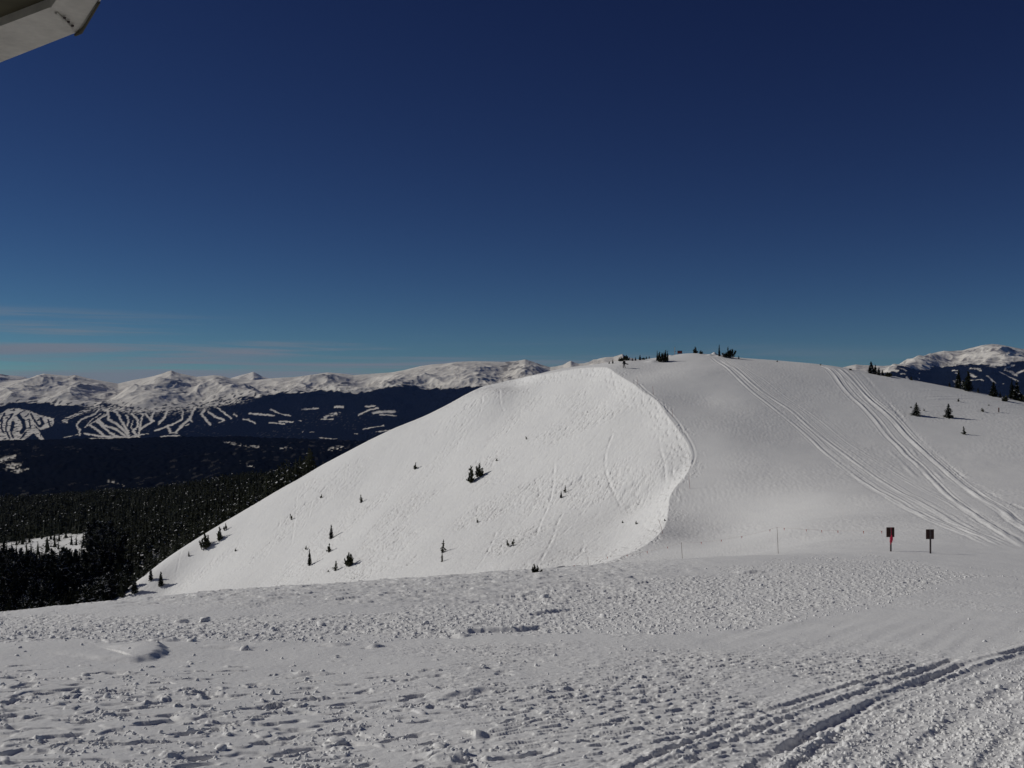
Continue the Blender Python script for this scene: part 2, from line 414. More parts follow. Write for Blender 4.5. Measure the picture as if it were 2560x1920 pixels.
# ---- hill, right of the lip
hill = sub((Y >= 78) & (Y < 320) & ~INS & (X > -25) & (X < .56*Y))
x, yy, u, v = X[hill], Y[hill], U[hill], V[hill]
f0 = ss(80, 100, yy)
dh = f0*(.10*fbm(x/16, yy/16, 3, 201) + .018*fbm(x/1.6, yy/1.6, 2, 203)*(.5+gn(x/14, yy/14, 204)))
grain = ss(0,.5,gn(x/18, yy/18, 205)+.25)
dh += f0*.024*grain*gn(x/.5, yy/.9, 206) + f0*(.010+.022*ss(1220,1300,v))*np.maximum(0, gn(x/.26, yy/.5, 207))
def hp(pl, first=70): return smooth_poly(hitpoly(pl, first), 2)
A_ = [(2048,911),(2056,916),(2076,924),(2105,964),(2128,990),(2160,1019),(2189,1051),(2218,1089),(2247,1115),(2267,1141),(2296,1161),(2325,1193),(2368,1236),(2412,1271),(2449,1294),(2493,1322),(2560,1366),(2620,1400)]
B_ = [(2094,920),(2134,956),(2166,993),(2198,1019),(2232,1048),(2261,1083),(2296,1115),(2331,1147),(2363,1173),(2397,1205),(2441,1236),(2499,1271),(2528,1294),(2560,1317),(2620,1350)]
C_ = [(2151,932),(2198,985),(2238,1025),(2276,1069),(2311,1112),(2354,1147),(2412,1193),(2480,1235),(2560,1275)]
D1 = [(1780,893),(1797,906),(1815,917),(1847,948),(1885,982),(1920,1008),(1978,1054),(2021,1092),(2059,1129),(2099,1158),(2180,1216),(2267,1268),(2325,1297),(2366,1315),(2461,1353),(2560,1404),(2620,1430)]
D2 = [(1800,898),(1820,912),(1844,926),(1869,949),(1920,990),(1978,1025),(2015,1060),(2070,1106),(2122,1144),(2166,1176),(2224,1213),(2296,1254),(2354,1285),(2445,1337),(2560,1385),(2620,1410)]
D3 = [(1835,905),(1880,930),(1920,953),(1963,990),(2007,1019),(2050,1048),(2094,1086),(2151,1129),(2209,1161),(2296,1213),(2383,1257),(2470,1314),(2540,1362)]
def lerp_poly(P, Q, t):
    n = min(len(P), len(Q)); P = P[:n]; Q = Q[:n]
    return [(a[0]*(1-t)+b[0]*t, a[1]*(1-t)+b[1]*t) for a, b in zip(P, Q)]
HT = [(A_, .16, .36), (B_, .18, .44), (D1, .12, .33), (D2, .11, .33), (D3, .05, .25)]
HT += [([(a[0]+dx, a[1]) for a in P], h*.8, .20) for P, dx, h in [(A_, 14, .07), (A_, -12, .05), (B_, 12, .08), (B_, 20, .06), (A_, 7, .05), (A_, -6, .05), (B_, -7, .06), (B_, -14, .06), (D1, 5, .06), (D1, 15, .07), (D2, 6, .06), (D2, 18, .06), (D3, 6, .05), (D3, -8, .05), (D3, 18, .04), (D1, 10, .08), (D1, 20, .09), (D1, -9, .06), (D2, 12, .08), (D2, 24, .06), (D2, -9, .06), (D3, 12, .05)]]
HT += [([(2115,946),(2150,985),(2190,1030)], .07, .4), ([(2215,1120),(2260,1160),(2300,1200)], .05, .4), ([(2275,1115),(2300,1150)], .07, .3), ([(2330,1170),(2365,1205)], .07, .3)]
for n_, (pl, hgt, wid) in enumerate(HT):
    P = hp(pl); 
    dd, sd, ar, tot = polydist(x, yy, P, wid*3.2)
    m = dd < wid*3.1
    amp = .72 + .6*gn(ar/9, ar*0+n_*1.7, 220+n_)
    s = dd*sd/wid
    pr = np.exp(-s*s*1.6) - .55*np.exp(-(s-1.5)**2*2) - .35*np.exp(-(s+1.6)**2*2)
    endf = ss(0, 6, ar)*ss(0, 6, tot-ar)
    dh += np.where(m, f0*hgt*amp*pr*endf, 0)
dd, sd, ar, tot = polydist(x, yy, hp(C_), 5)
m = dd < 5
dh += np.where(m, f0*(.35+.9*ss(-.2,.3,gn(ar/14,ar*0,233)))*(-.07*np.exp(-(dd/.4)**2) + .05*(1-ss(.3, 2.2, dd))*ss(0.0,.4,gn(x/.5, yy/.7, 230))*(1-ss(150,400,ar*0+ar)*.5)), 0)
# wind streaks on the far right flank
fl = ss(0, 25, x*1.0 - np.interp(yy, [80,120,160,200,260], [44, 56, 68, 78, 92]) + 10)
sx = x*.94 + yy*.34; sy = -x*.34 + yy*.94
strk = ss(-.05,.35,gn(x/25, yy/30, 245))
_ph = f0*fl*(.07*strk*ss(.30,.50,gn(sx/16, sy/.7, 240)) + .035*strk*ss(.28,.45,gn(sx/8, sy/.45, 241)))
dh += _ph
# boot path and ragged edge along the lip
LP = hp([(1585,950),(1610,972),(1636,992),(1662,1016),(1690,1048),(1712,1082),(1733,1116),(1738,1140),(1732,1156),(1727,1168)], 120)
dd, sd, ar, tot = polydist(x, yy, LP, 1.6)
dh += np.where(dd < 1.6, (-.07*np.exp(-(dd/.16)**2) + .03*np.exp(-((dd-.35)/.16)**2))*(.5+.8*ss(-.3,.3,gn(ar/5,ar*0,259))), 0)
dd, sd, ar, tot = polydist(x, yy, BOUND, 9)
lipf = np.where((dd < 9) & (yy > 120), 1-ss(.3, 4, dd), 0)*ss(-.25,.2,gn(x/5, yy/5, 252))
dh += lipf*(.06*ss(.15,.4,gn(x/.6, yy/.9, 250)) - .07*ss(.25,.4,gn(x/.5, yy/.8, 251))*(dd < 7))
# snow heaped by the summit bushes
for (uu, vv, hh, rr) in [(1631,905,.45,1.5),(1674,893,.35,.9),(1786,889,.7,.8),(1775,890,.35,.8),(1806,893,.5,1.5),(1715,886,.5,7)]:
    cx, cy = hits(uu, vv, 200); r2 = ((x-cx)**2+(yy-cy)**2)/(rr*rr)
    dh += hh*np.exp(-r2*1.2)
D[hill] += dh
# ---- sunlit face
fc = sub((Y > 120) & (Y < 330) & INS & (X > -150))
x, yy = X[fc], Y[fc]
fd = np.array([-.86, -.50]); fa = x*fd[0]+yy*fd[1]; fb = x*fd[1]-yy*fd[0]          # along and across the fall line
df = .22*fbm(x/22, yy/22, 3, 301)
pat = .45+.9*ss(-.15, .4, fbm(x/20, yy/20, 2, 302))
warp = .7*gn(x/6, yy/6, 309)
df += .72*pat*(-.12*ss(.26, .40, gn(fa/5.0, (fb+warp)/.60, 303)) - .10*ss(.24,.38,gn(fa/2.4, (fb+warp)/.42, 304)) + .035*gn(x/.7, yy/.7, 305) - .11*ss(.32,.44,gn(fa/1.3, fb/.55, 306)) - .07*ss(.3,.42,gn((fa*.8-fb*.6)/3.2, (fa*.6+fb*.8)/.5, 307)))
FT = [([(1530,1085),(1517,1119),(1511,1150),(1515,1183),(1528,1220),(1540,1245),(1551,1264)], .14),([(1386,1157),(1384,1195),(1382,1226),(1369,1269),(1352,1304),(1340,1340)], .14),
      ([(1249,971),(1250,1012),(1262,1029)], .10),([(1652,1000),(1649,1050),(1647,1099),(1656,1135),(1661,1154),(1665,1190),(1655,1230)], .14),([(1345,1205),(1350,1240),(1330,1280),(1300,1310)], .10),
      ([(1480,1150),(1460,1180),(1450,1200)], .12),([(1206,995),(1204,1020),(1196,1040)], .14),([(1190,990),(1165,1015),(1140,1040)], .12),([(1420,1270),(1395,1300),(1380,1350),(1350,1400)], .12),
      ([(1480,1250),(1440,1300),(1400,1340)], .09),([(1460,1360),(1445,1385),(1430,1395)], .16),([(780,1250),(770,1300),(740,1340)], .09),([(742,1240),(738,1290),(728,1360)], .10),([(455,1375),(445,1410),(440,1440)], .14),([(1240,1330),(1220,1380),(1190,1420)], .10),
      ([(1692,1130),(1680,1180),(1668,1240),(1650,1290)], .10),([(700,1300),(690,1350),(660,1400)], .08)]
for k, (pl, dep) in enumerate(FT):
    P = hp(pl, 120); dd, sd, ar, tot = polydist(x, yy, P, 2.2); m = dd < 2.2
    s = dd*sd
    df += np.where(m, (-.9*dep*np.exp(-(s/.22)**2) + .3*dep*np.exp(-((s-.5)/.25)**2))*(.25+1.1*ss(-.2,.3,gn(ar/2.5, ar*0, 330+k))), 0)
dd, sd, ar, tot = polydist(x, yy, BOUND, 6)
dist_lip = polydist(x, yy, BOUND, 30)[0]; dist_lip = np.where(dist_lip > 1e6, 30, dist_lip)
df *= .25+.75*ss(1, 9, dist_lip + 2.5*gn(x/5, yy/5, 341))
df -= (.42*(dist_lip/4)*np.exp(1-dist_lip/4))*ss(150, 175, yy)
df += np.where((dd < 6) & (yy > 120), (1-ss(1,6,dd))*(-.14*ss(.2,.4,gn(x/.7, yy/1.0, 340))), 0)
D[fc] += df
bk = sub(Y > 330)
D[bk] += .9*fbm(X[bk]/35, Y[bk]/35, 3, 400)*ss(330, 400, Y[bk])
Z = Z + D
verts = np.stack([X, Y, Z], 1)
i0 = (np.arange(nr-1)[:, None]*nc + np.arange(nc-1)[None, :]).ravel()
faces = np.stack([i0, i0+1, i0+nc+1, i0+nc], 1)
ground = link('ground', mesh_from('ground', verts, faces, M_SNOW, True)); tag(ground, kind='structure')

ZG = Z.reshape(nr, nc)
def zg(x, y):                        # final ground height by bilinear lookup
    x = np.atleast_1d(np.asarray(x, float)); y = np.atleast_1d(np.asarray(y, float))
    r = np.clip(np.searchsorted(RY, y)-1, 0, nr-2); w = np.maximum(y, 12.)
    c = np.clip(np.searchsorted(PC, x/w)-1, 0, nc-2)
    tr = np.clip((y-RY[r])/(RY[r+1]-RY[r]), 0, 1); tc = np.clip((x/w-PC[c])/(PC[c+1]-PC[c]), 0, 1)
    return (ZG[r,c]*(1-tr)*(1-tc)+ZG[r,c+1]*(1-tr)*tc+ZG[r+1,c]*tr*(1-tc)+ZG[r+1,c+1]*tr*tc)
def ground_pt(u, v, first=8):
    x, y = hits(u, v, first); return x, y, float(zg(x, y)[0])

# ------------------------------------------------------------------ loose clods of snow lying on the bench
def ico():
    t = (1+5**.5)/2
    v = np.array([(-1,t,0),(1,t,0),(-1,-t,0),(1,-t,0),(0,-1,t),(0,1,t),(0,-1,-t),(0,1,-t),(t,0,-1),(t,0,1),(-t,0,-1),(-t,0,1)], float)
    v /= np.linalg.norm(v[0])
    f = np.array([(0,11,5),(0,5,1),(0,1,7),(0,7,10),(0,10,11),(1,5,9),(5,11,4),(11,10,2),(10,7,6),(7,1,8),(3,9,4),(3,4,2),(3,2,6),(3,6,8),(3,8,9),(4,9,5),(2,4,11),(6,2,10),(8,6,7),(9,8,1)])
    return v, f
IV, IF = ico()
def clods(n_try):
    u = RS.uniform(-60, 2620, n_try); v = RS.uniform(1400, 1960, n_try)
    d = bench_d(np.maximum(v, 1400)); p = (u-1280)/F; x = p*d; y = d
    ctr = np.interp(u, [0,500,900,1300,1700,2000,2200,2350], [1572,1574,1568,1532,1512,1470,1445,1440])
    hw = np.interp(u, [0,500,900,1300,1700,2000,2200,2350,2450], [42,30,36,46,72,78,60,22,2])
    pb = .35*(np.abs(v-ctr) < hw*.95)
    pl = ss(1650,1800,v)*(1-ss(700,1500,u))*.30*ss(-.25,.3,fbm(x/1.6, y/1.1, 2, 500))
    pt = .4*ss(0, 1, (v-np.interp(u,[1500,1900,2300,2600],[1990,1880,1700,1620]))/60.)
    pm = .012
    keep = RS.rand(n_try) < np.maximum.reduce([pb, pl, pt, np.full(n_try, pm)])
    x = x[keep]; y = y[keep]; u = u[keep]; v = v[keep]
    n = len(x); s = .010 + .028*RS.rand(n)**3
    s *= np.interp(y, [12, 30, 60], [1.0, 1.6, 1.9])
    big = RS.rand(n) < .03; s[big] *= 1.8
    V_ = IV[None]*(1+.35*(RS.rand(n, 12, 1)-.5))
    th = RS.rand(n)*6.28; c, s_ = np.cos(th)[:, None], np.sin(th)[:, None]
    sc = s[:, None]*RS.uniform(.6, 1.4, (n, 3))
    vx = V_[..., 0]*sc[:, :1]; vy = V_[..., 1]*sc[:, 1:2]; vz = V_[..., 2]*sc[:, 2:3]*.8
    z = zg(x, y)
    out = np.stack([x[:, None]+vx*c-vy*s_, y[:, None]+vx*s_+vy*c, z[:, None]+vz+s[:, None]*.25], -1).reshape(-1, 3)
    f = (IF[None]+12*np.arange(n)[:, None, None]).reshape(-1, 3)
    print('clods', n)
    return out, f
cv, cf = clods(60000)
tag(link('snow_clods', mesh_from('snow_clods', cv, cf, M_SNOW, False)), 'loose white clods of broken snow strewn over the foreground bench', 'snow', kind='stuff')

# larger loose blocks that stand out
def block_mesh(seed):
    r = np.random.RandomState(seed); v = IV.copy()
    mid_cache = {}; vs = [tuple(a) for a in v]; fs = []
    def mid(a, b):
        k = (min(a, b), max(a, b))
        if k not in mid_cache:
            m = (np.array(vs[a])+np.array(vs[b]))/2; m /= np.linalg.norm(m); vs.append(tuple(m)); mid_cache[k] = len(vs)-1
        return mid_cache[k]
    for a, b, c in IF:
        ab, bc, ca_ = mid(a, b), mid(b, c), mid(c, a); fs += [(a,ab,ca_),(b,bc,ab),(c,ca_,bc),(ab,bc,ca_)]
    vs = np.array(vs); vs = np.sign(vs)*np.abs(vs)**.85
    vs *= 1+.75*(r.rand(len(vs), 1)-.5); vs[:, 0] += .4*vs[:, 2]*(r.rand()-.5); vs[:, 2] = np.clip(vs[:, 2], -.6, .8)
    return mesh_from('snow_block', vs, np.array(fs), M_SNOW, False)
BLK = [block_mesh(s) for s in (1, 2, 3)]
for k, (u_, v_, s_, sx_, lab) in enumerate([
    (842,1856,.13,1.2,'biggest loose snow block at bottom left, dark shaded side towards the viewer'),
    (550,1872,.10,1.3,'jagged snow block lying alone right of the lower left gashes'),
    (1098,1872,.10,1.5,'pale wedge-shaped snow block beside a dark slot at bottom centre'),
    (480,1604,.12,1.0,'snow block with a dark right side above the smooth drifted patch'),
    (1360,1497,.26,.9,'upright snow lump standing on the edge of the rubble band'),
    (455,1555,.22,1.3,'rounded snow lump within the rubble band at left'),
    (510,1553,.22,1.4,'smooth domed snow lump right of the rounded one in the rubble band'),
    (214,1688,.09,1.3,'small pointed snow lump below the curved drift edge'),
    (1362,1788,.09,1.2,'flat pale snow chip on the smooth snow at lower centre'),
    (802,1565,.18,1.2,'snow lump at the near edge of the rubble band left of centre')]):
    x, y, z = ground_pt(u_, v_)
    o = link('snow_block', BLK[k % 3], loc=(x, y, z+s_*.12)); s_ *= .72; o.scale = (s_*sx_*1.15, s_, s_*.9); o.rotation_euler = (0, 0, k*1.3)
    tag(o, lab, 'snow block', 'loose snow blocks on the bench')

# ------------------------------------------------------------------ distant valley and mountains
SKYL = [(-400,960),(-150,950),(0,957),(43,951),(75,945),(95,938),(110,934),(128,936),(150,938),(172,940),(188,937),(217,945),(260,953),(295,959),(333,950),(362,945),(385,940),(405,934),(418,929),(428,926),(438,930),(451,934),(492,942),(515,940),(535,938),(555,940),(577,946),(600,948),(640,950),(676,946),(705,944),(734,943),(780,937),(820,931),(840,933),(864,935),(884,938),(936,934),(979,931),(1011,925),(1052,915),(1080,911),(1110,909),(1143,905),(1187,903),(1230,904),(1258,905),(1285,903),(1300,901),(1313,898.5),(1322,901),(1331,904),(1355,912),(1375,918),(1390,916),(1407,912),(1420,905),(1427,902),(1436,906),(1447,909),(1460,908),(1473,905),(1483,899),(1493,898),(1503,895),(1514,893),(1534,892),(1546,888),(1556,885),(1562,889),(1569,893),(1592,898),(1700,905),(1850,915),(2000,921),(2105,919),(2125,914),(2140,911),(2158,913),(2175,914),(2209,915),(2253,911),(2279,902),(2308,896),(2331,883),(2345,880),(2360,877),(2375,878),(2389,877),(2406,876),(2426,870),(2440,867),(2455,863),(2481,860),(2495,861),(2513,864),(2542,870),(2560,873),(2700,885),(2950,925)]
su = np.array([a[0] for a in SKYL], float); sv = np.array([a[1] for a in SKYL], float)
pf = np.concatenate([[-1.3,-1,-.8,-.68,-.6,-.56], np.linspace(-.53, .53, 1500), [.56,.6,.68,.8,1,1.3]])
uf = 1280+F*pf
rf = np.concatenate([np.linspace(1250, 2300, 14), np.linspace(2400, 5200, 120), np.linspace(5300, 9600, 24), np.linspace(9700, 15400, 300), np.linspace(15600, 19000, 10)])
nrf, ncf = len(rf), len(pf)
PP, YF = np.meshgrid(pf, rf); XF = PP*YF; UF = 1280+F*PP
# middle ridge
vm = np.interp(UF, [-400,0,300,600,800,1000,1300,2000,2560], [1110,1104,1103,1098,1104,1112,1108,1040,1030])
ridge_y = 5000.
zmid_top = -(vm-960)/F*ridge_y
zlow = -300 - 30*ss(1250, 2400, YF)
zm = np.where(YF < ridge_y, zlow + (zmid_top-zlow)*ss(1500, ridge_y, YF)**.8, zmid_top + (-560-zmid_top)*ss(ridge_y, 7800, YF))
zm = zm + (22*fbm(XF/700, YF/700, 4, 600))*ss(1400, 2400, YF)*(1-.7*ss(4300,5000,YF)*(1-ss(5000,6500,YF)))
# main range
vt = np.interp(UF, su, sv)
uw = UF + 22*fbm(XF/900, YF/1500, 3, 605)
vs_ = sum(np.interp(uw+o_, su, sv)*g_ for o_, g_ in zip((-90,-60,-30,0,30,60,90), (.08,.14,.18,.20,.18,.14,.08)))
YR = 14500.
t = np.clip((YF-9600)/(YR-9600), 0, 1)
vb = np.interp(UF, [-400,0,600,1000,1400,2000,2560], [1112,1110,1112,1120,1110,1060,1045])
fz = .55*t + .45*t**1.9
zb = -(vb-960)/F*9600; kb = ss(.72, 1.0, t); zt = -((vt*kb+vs_*(1-kb))-960)/F*YR
zr = zb + (zt-zb)*fz
zr = np.where(YF > YR, zt - (YF-YR)*.30, zr)
env = np.clip(np.sin(np.pi*np.clip(t, 0, 1)**1.3), 0, 1)**.8*(YF < YR)
big = ridged(XF/2600+.3, YF/3600, 3, 610, .5)
sml = ridged(XF/780, YF/1000, 4, 620, .5)
zr = zr + env*(60*(big-.4)*ss(.15,.7,t) + 52*(sml-.3)*ss(.3,.8,t) + 5*fbm(XF/260, YF/260, 4, 630) )
# spurs running down from the summits towards the valley
for (us, wid, amp, drift) in [(110,620,95,-500),(205,500,70,-150),(428,700,150,-380),(545,520,95,330),(760,600,70,-200),(820,620,105,380),(1011,520,95,-160),(1110,600,60,350),(1200,500,60,-120),(1313,420,120,150),(1427,320,90,-200),(1495,260,70,200),(2290,500,90,-250),(2345,520,120,-500),(2440,420,90,150),(2500,600,130,500)]:
    xs = (us-1280)/F*YR*(YF/YR) + drift*(1-t)*2 + 160*fbm(YF/1100, XF/2500+us, 3, 640)
    k = np.clip(1-np.abs(XF-xs)/(wid*(1.25-.5*t))+.10*fbm(XF/300, YF/400, 3, 645), 0, 1)
    zr = zr + .95*amp*(k*k*(3-2*k))*ss(.30, .66, t)*(1-ss(.80, 1.0, t)*.75)*(YF <= YR)
sel = (YF > 9700) & (YF <= YR+1)
Q = np.where(sel, zr/YF, -9).max(0); Qt = -(np.interp(uf, su, sv)-960)/F
zr = zr + (Qt-Q)[None, :]*YF*ss(.7, 1.0, t)
w = ss(7600, 9600, YF)
ZF = zm*(1-w) + zr*w
ZF = np.where(YF > YR, np.minimum(ZF, zt-(YF-YR)*.30), ZF)
VF = 960 - F*ZF/YF
u, v = UF.ravel(), VF.ravel(); xf, yf = XF.ravel(), YF.ravel()
# forest cover
tl = np.interp(u, [-300,0,20,45,90,150,210,260,300,340,400,460,520,560,603,680,734,815,850,884,936,994,1040,1049,1110,1182,1230,1273,1330,1500,2100,2200,2228,2253,2275,2296,2320,2340,2383,2440,2484,2513,2542,2600],
               [1015,1018,1012,1006,1008,1012,1016,1010,1014,1024,1022,1018,1008,997,992,986,980,974,977,985,972,964,966,974,970,966,963,954,950,945,935,934,928,914,918,925,920,915,914,912,914,909,903,900])
jn = 4*fbm(xf/260, yf/420, 3, 700) + 3.0*gn(xf/70, yf/160, 703)
far_m = yf > 9000
forest = np.where(far_m, ss(-1.0, 1.5, v - tl + jn*1.3), 1.0)
# sparse trees just above the line
sp = ss(.26,.40,gn(xf/45, yf/110, 705))*ss(-26, -2, v-tl)*np.where(u < 640, 1, .6)*far_m
forest = np.maximum(forest, sp*.9)
runs1 = [([(130,620),(150,700),(165,780),(140,870)],40),([(200,640),(230,700),(235,760),(190,800),(150,860)],40),([(60,660),(100,640),(140,620)],20),([(60,650),(20,700),(0,760)],25),([(100,700),(60,760),(70,830),(120,860)],33),([(0,780),(40,830),(60,870)],35),([(-40,690),(-20,780),(-30,860)],35),
 ([(270,650),(300,720),(310,790),(360,850)],30),([(240,770),(290,770),(340,850),(370,860)],33),([(330,660),(390,690),(400,740),(310,770)],25),([(280,630),(350,650),(460,680),(450,740),(370,770)],22),([(460,680),(465,720)],30),([(210,860),(280,800),(320,770)],15),([(90,595),(230,615)],40),
 ([(550,700),(650,650),(750,610),(850,580)],40),([(550,700),(580,715)],15),([(690,800),(660,730),(700,690),(820,640),(860,600)],20),([(690,770),(690,820)],20),([(730,760),(780,700),(870,640)],10),([(750,745),(840,690),(900,640)],10),([(850,700),(890,660),(930,640)],15),
 ([(930,610),(940,690),(1000,720),(1080,790),(1110,830)],32),([(990,610),(1030,660),(1060,720),(1110,800)],30),([(850,690),(900,740),(1000,770),(1080,830)],28),([(780,740),(860,790),(900,830)],28),([(830,700),(900,760),(960,810),(1030,840)],26),([(730,810),(850,830),(1000,840),(1190,845)],22),
 ([(550,865),(700,865),(780,855),(980,850)],14),([(545,845),(620,830),(690,810)],8),([(1140,640),(1190,690),(1190,750),(1150,790),(1190,840)],28),([(1090,650),(1110,690),(1100,740)],22),([(1230,640),(1210,750),(1195,840)],22),([(1150,700),(1130,760),(1170,800)],12),([(1100,830),(1200,835)],42),
 ([(1260,640),(1290,680),(1310,710),(1260,740),(1210,770)],25),([(1330,620),(1300,690),(1330,700)],25),([(1450,600),(1420,670),(1370,725)],28),([(1580,620),(1570,690),(1480,735),(1340,785)],22),([(1680,590),(1640,680),(1570,740),(1520,800)],30),([(1450,740),(1470,800)],28),([(1460,803),(1530,803)],15),
 ([(1640,690),(1660,705)],20),([(1600,740),(1640,725)],12),([(1770,600),(1740,640),(1780,690),(1815,730)],28),([(1800,620),(1850,660),(1930,690)],25),([(1890,715),(1940,690)],10),([(1880,590),(1950,640),(2000,680)],18),([(2020,640),(2050,660)],15),([(1390,840),(1440,830),(1550,828)],12),([(1210,820),(1280,810)],8),
 ([(900,600),(1300,610),(1700,570),(2050,530)],52)]
runs2 = [([(220,635),(330,645),(430,655)],22),([(400,600),(480,635),(570,655)],16),([(165,685),(210,690),(270,720)],18),([(390,715),(520,725)],16),([(480,705),(600,710)],18),([(670,600),(810,592)],14),([(960,580),(1030,580)],25),([(870,670),(930,645),(990,638)],36),([(840,685),(940,685)],12),
 ([(1225,578),(1310,570)],18),([(1160,650),(1240,610),(1330,588)],18),([(1290,630),(1380,620),(1470,620)],30),([(1350,645),(1490,655)],12),([(1200,770),(1380,740)],9),([(1320,795),(1500,775)],9),([(1250,870),(1330,850),(1390,840)],12),([(810,845),(970,855)],8),([(930,950),(1030,915)],12),([(740,795),(780,795)],8),([(1125,810),(1150,810)],10),([(680,798),(690,792)],8),([(640,695),(670,698)],7)]
S4 = 640/2212.
RUNS = [([(a*S4, 850+b*S4) for a, b in P], w*S4) for P, w in runs1] + [([(560+a*S4, 850+b*S4) for a, b in P], w*S4) for P, w in runs2]
RUNS += [([(2232,925),(2245,928)],6),([(2252,935),(2262,935)],3),([(2425,921),(2450,923)],3.5),([(2512,922),(2535,912)],5),([(2540,935),(2560,926)],6),([(2350,990),(2370,985)],2)]
A0 = [(0,640),(60,600),(130,588),(240,608),(350,650),(466,680),(462,740),(385,768),(335,785),(382,862),(345,862),(290,805),(212,862),(150,872),(-80,872),(-80,640)]
A0 = [(a*S4, 850+b*S4) for a, b in A0]
def in_poly(px, py, P):
    r = np.zeros(px.shape, bool); j = len(P)-1
    for i in range(len(P)):
        xi, yi = P[i]; xj, yj = P[j]
        if yi != yj: r ^= ((yi > py) != (yj > py)) & (px < (xj-xi)*(py-yi)/(yj-yi)+xi)
        j = i
    return r
kk = sub((u < 140) & (u > -30) & (v > 1018) & (v < 1104) & far_m)
ku = u[kk] + 1.5*gn(xf[kk]/60, yf[kk]/150, 712); kv = v[kk] + 1.2*gn(xf[kk]/50, yf[kk]/90, 713)
dome = in_poly(ku, kv, A0).astype(float)
for P, w_ in [([(160,655),(200,700),(212,760),(185,800)],34),([(268,640),(298,700),(335,745)],18),([(112,640),(62,700),(50,780),(82,850)],15),([(20,680),(8,760),(30,800)],14),([(112,715),(100,780)],30),([(352,680),(372,722),(350,745)],26),([(252,690),(262,755)],13),([(40,635),(0,700)],13),([(290,840),(310,865)],28),([(92,800),(115,845)],16),([(415,690),(432,745)],14),([(225,800),(180,850)],16),([(-30,650),(-50,760),(-30,850)],16),([(300,740),(350,790),(350,830)],10),([(245,640),(225,660)],12)]:
    dd, sd, ar, tot = polydist(ku, kv, [(a*S4, 850+b*S4) for a, b in P], 10); dome = dome*ss(w_*S4*.40, w_*S4*.62, dd)
forest[kk] = np.minimum(forest[kk], 1-dome*ss(-.42,-.25,gn(xf[kk]/40, yf[kk]/110, 714)))
bl = ss(.05,.25,gn(xf/36, yf/90, 716))*(1-ss(8,22,v-tl))*ss(-2,2,v-tl)*ss(190,260,u)*(1-ss(600,640,u))*far_m
forest = np.minimum(forest, 1-.85*bl)
RUNS = [r_ for r_ in RUNS if not (r_[0][0][0] < 137 and r_[0][0][1] > 1018 and max(a[0] for a in r_[0]) < 140)]
uj = u + (2.0*gn(xf/60, yf/150, 710)+1.5*gn(xf/25, yf/60, 712))*far_m; vj = v + 1.3*gn(xf/50, yf/90, 711)+1.0*gn(xf/20, yf/50, 713)
for P, w_ in RUNS:
    k = sub((u > min(a[0] for a in P)-12) & (u < max(a[0] for a in P)+12) & (v > min(a[1] for a in P)-12) & (v < max(a[1] for a in P)+12) & far_m)
    if len(k) == 0: continue
    dd, sd, ar, tot = polydist(uj[k], vj[k], P, 12)
    run = 1-ss(w_*.24, w_*.46, dd)
    if w_ > 10: run = run*ss(-.2, .12, gn(xf[k]/38, yf[k]/80, 715))
    forest[k] = np.minimum(forest[k], 1-run)
# thin clearings and openings in the valley forest
op = ss(.40, .55, gn(xf/520, yf/380, 720)+.25*gn(xf/60, yf/60, 721))*ss(1040, 1100, v)*(1-ss(4200,5600,-1*yf+9600))*0
spk = (gn(xf/22, yf/90, 722) > .50).astype(float)*(gn(xf/600, yf/900, 723) > .05)*ss(1000,1060,v)*.10
forest = np.minimum(forest, 1-spk*np.where(yf > 5300, .8, .5))
for P, w_, dens in [([(-20,1158),(10,1150),(36,1142)], 8, -.3), ([(20,1165),(45,1172)], 20, .12), ([(60,1165),(75,1180)], 12, .3), ([(560,1105),(600,1113),(645,1118)], 5, .1), ([(700,1120),(740,1123)], 4, .1),([(825,1125),(860,1118)], 9, .12),([(270,1205),(285,1207),(310,1215)], 3, 0),([(600,1157),(640,1170)], 5, .2),([(700,1175),(716,1178)],3,-.1),([(505,1210),(520,1206)],3,.2)]:
    dd, sd, ar, tot = polydist(u, v, P, 25)
    m = (1-ss(w_*.35, w_*.8, dd))*ss(dens+.02, dens+.2, gn(xf/15, yf/40, 730)+.5*gn(xf/60, yf/150, 731))*(yf < 9000)
    forest = np.minimum(forest, 1-m*.9)
for (ua, ub, va, vb_, th) in [(2330,2385,975,1000,.1),(2232,2300,920,950,.45),(2380,2560,925,960,.42)]:
    m = (u > ua) & (u < ub) & (v > va) & (v < vb_) & (gn(xf/70, yf/260, 735) > th); forest = np.where(m, .1, forest)
rock = ss(.10, .42, fbm(xf/240, yf/300, 4, 740) + .0)*(1-forest)*far_m
slope_r = np.gradient(ZF, axis=1)/np.maximum(np.gradient(XF, axis=1), 1e-3)
rock = np.clip(rock*(.25+1.3*ss(.05, -.45, slope_r.ravel())*0 + .9*ss(-.08,-.5, -np.abs(slope_r.ravel()))*0 + .55*(np.abs(slope_r.ravel()) > .35)), 0, 1)
pk = np.where((u > 1250) & (u < 1360), .8, 0) + np.where(u > 2290, .55, 0) + np.where((u > 170) & (u < 215) & (v < 950), .8, 0)
rock = np.clip(rock*.6 + .8*pk*ss(.12,.35,fbm(xf/130, yf/170, 4, 750))*(1-forest), 0, 1)
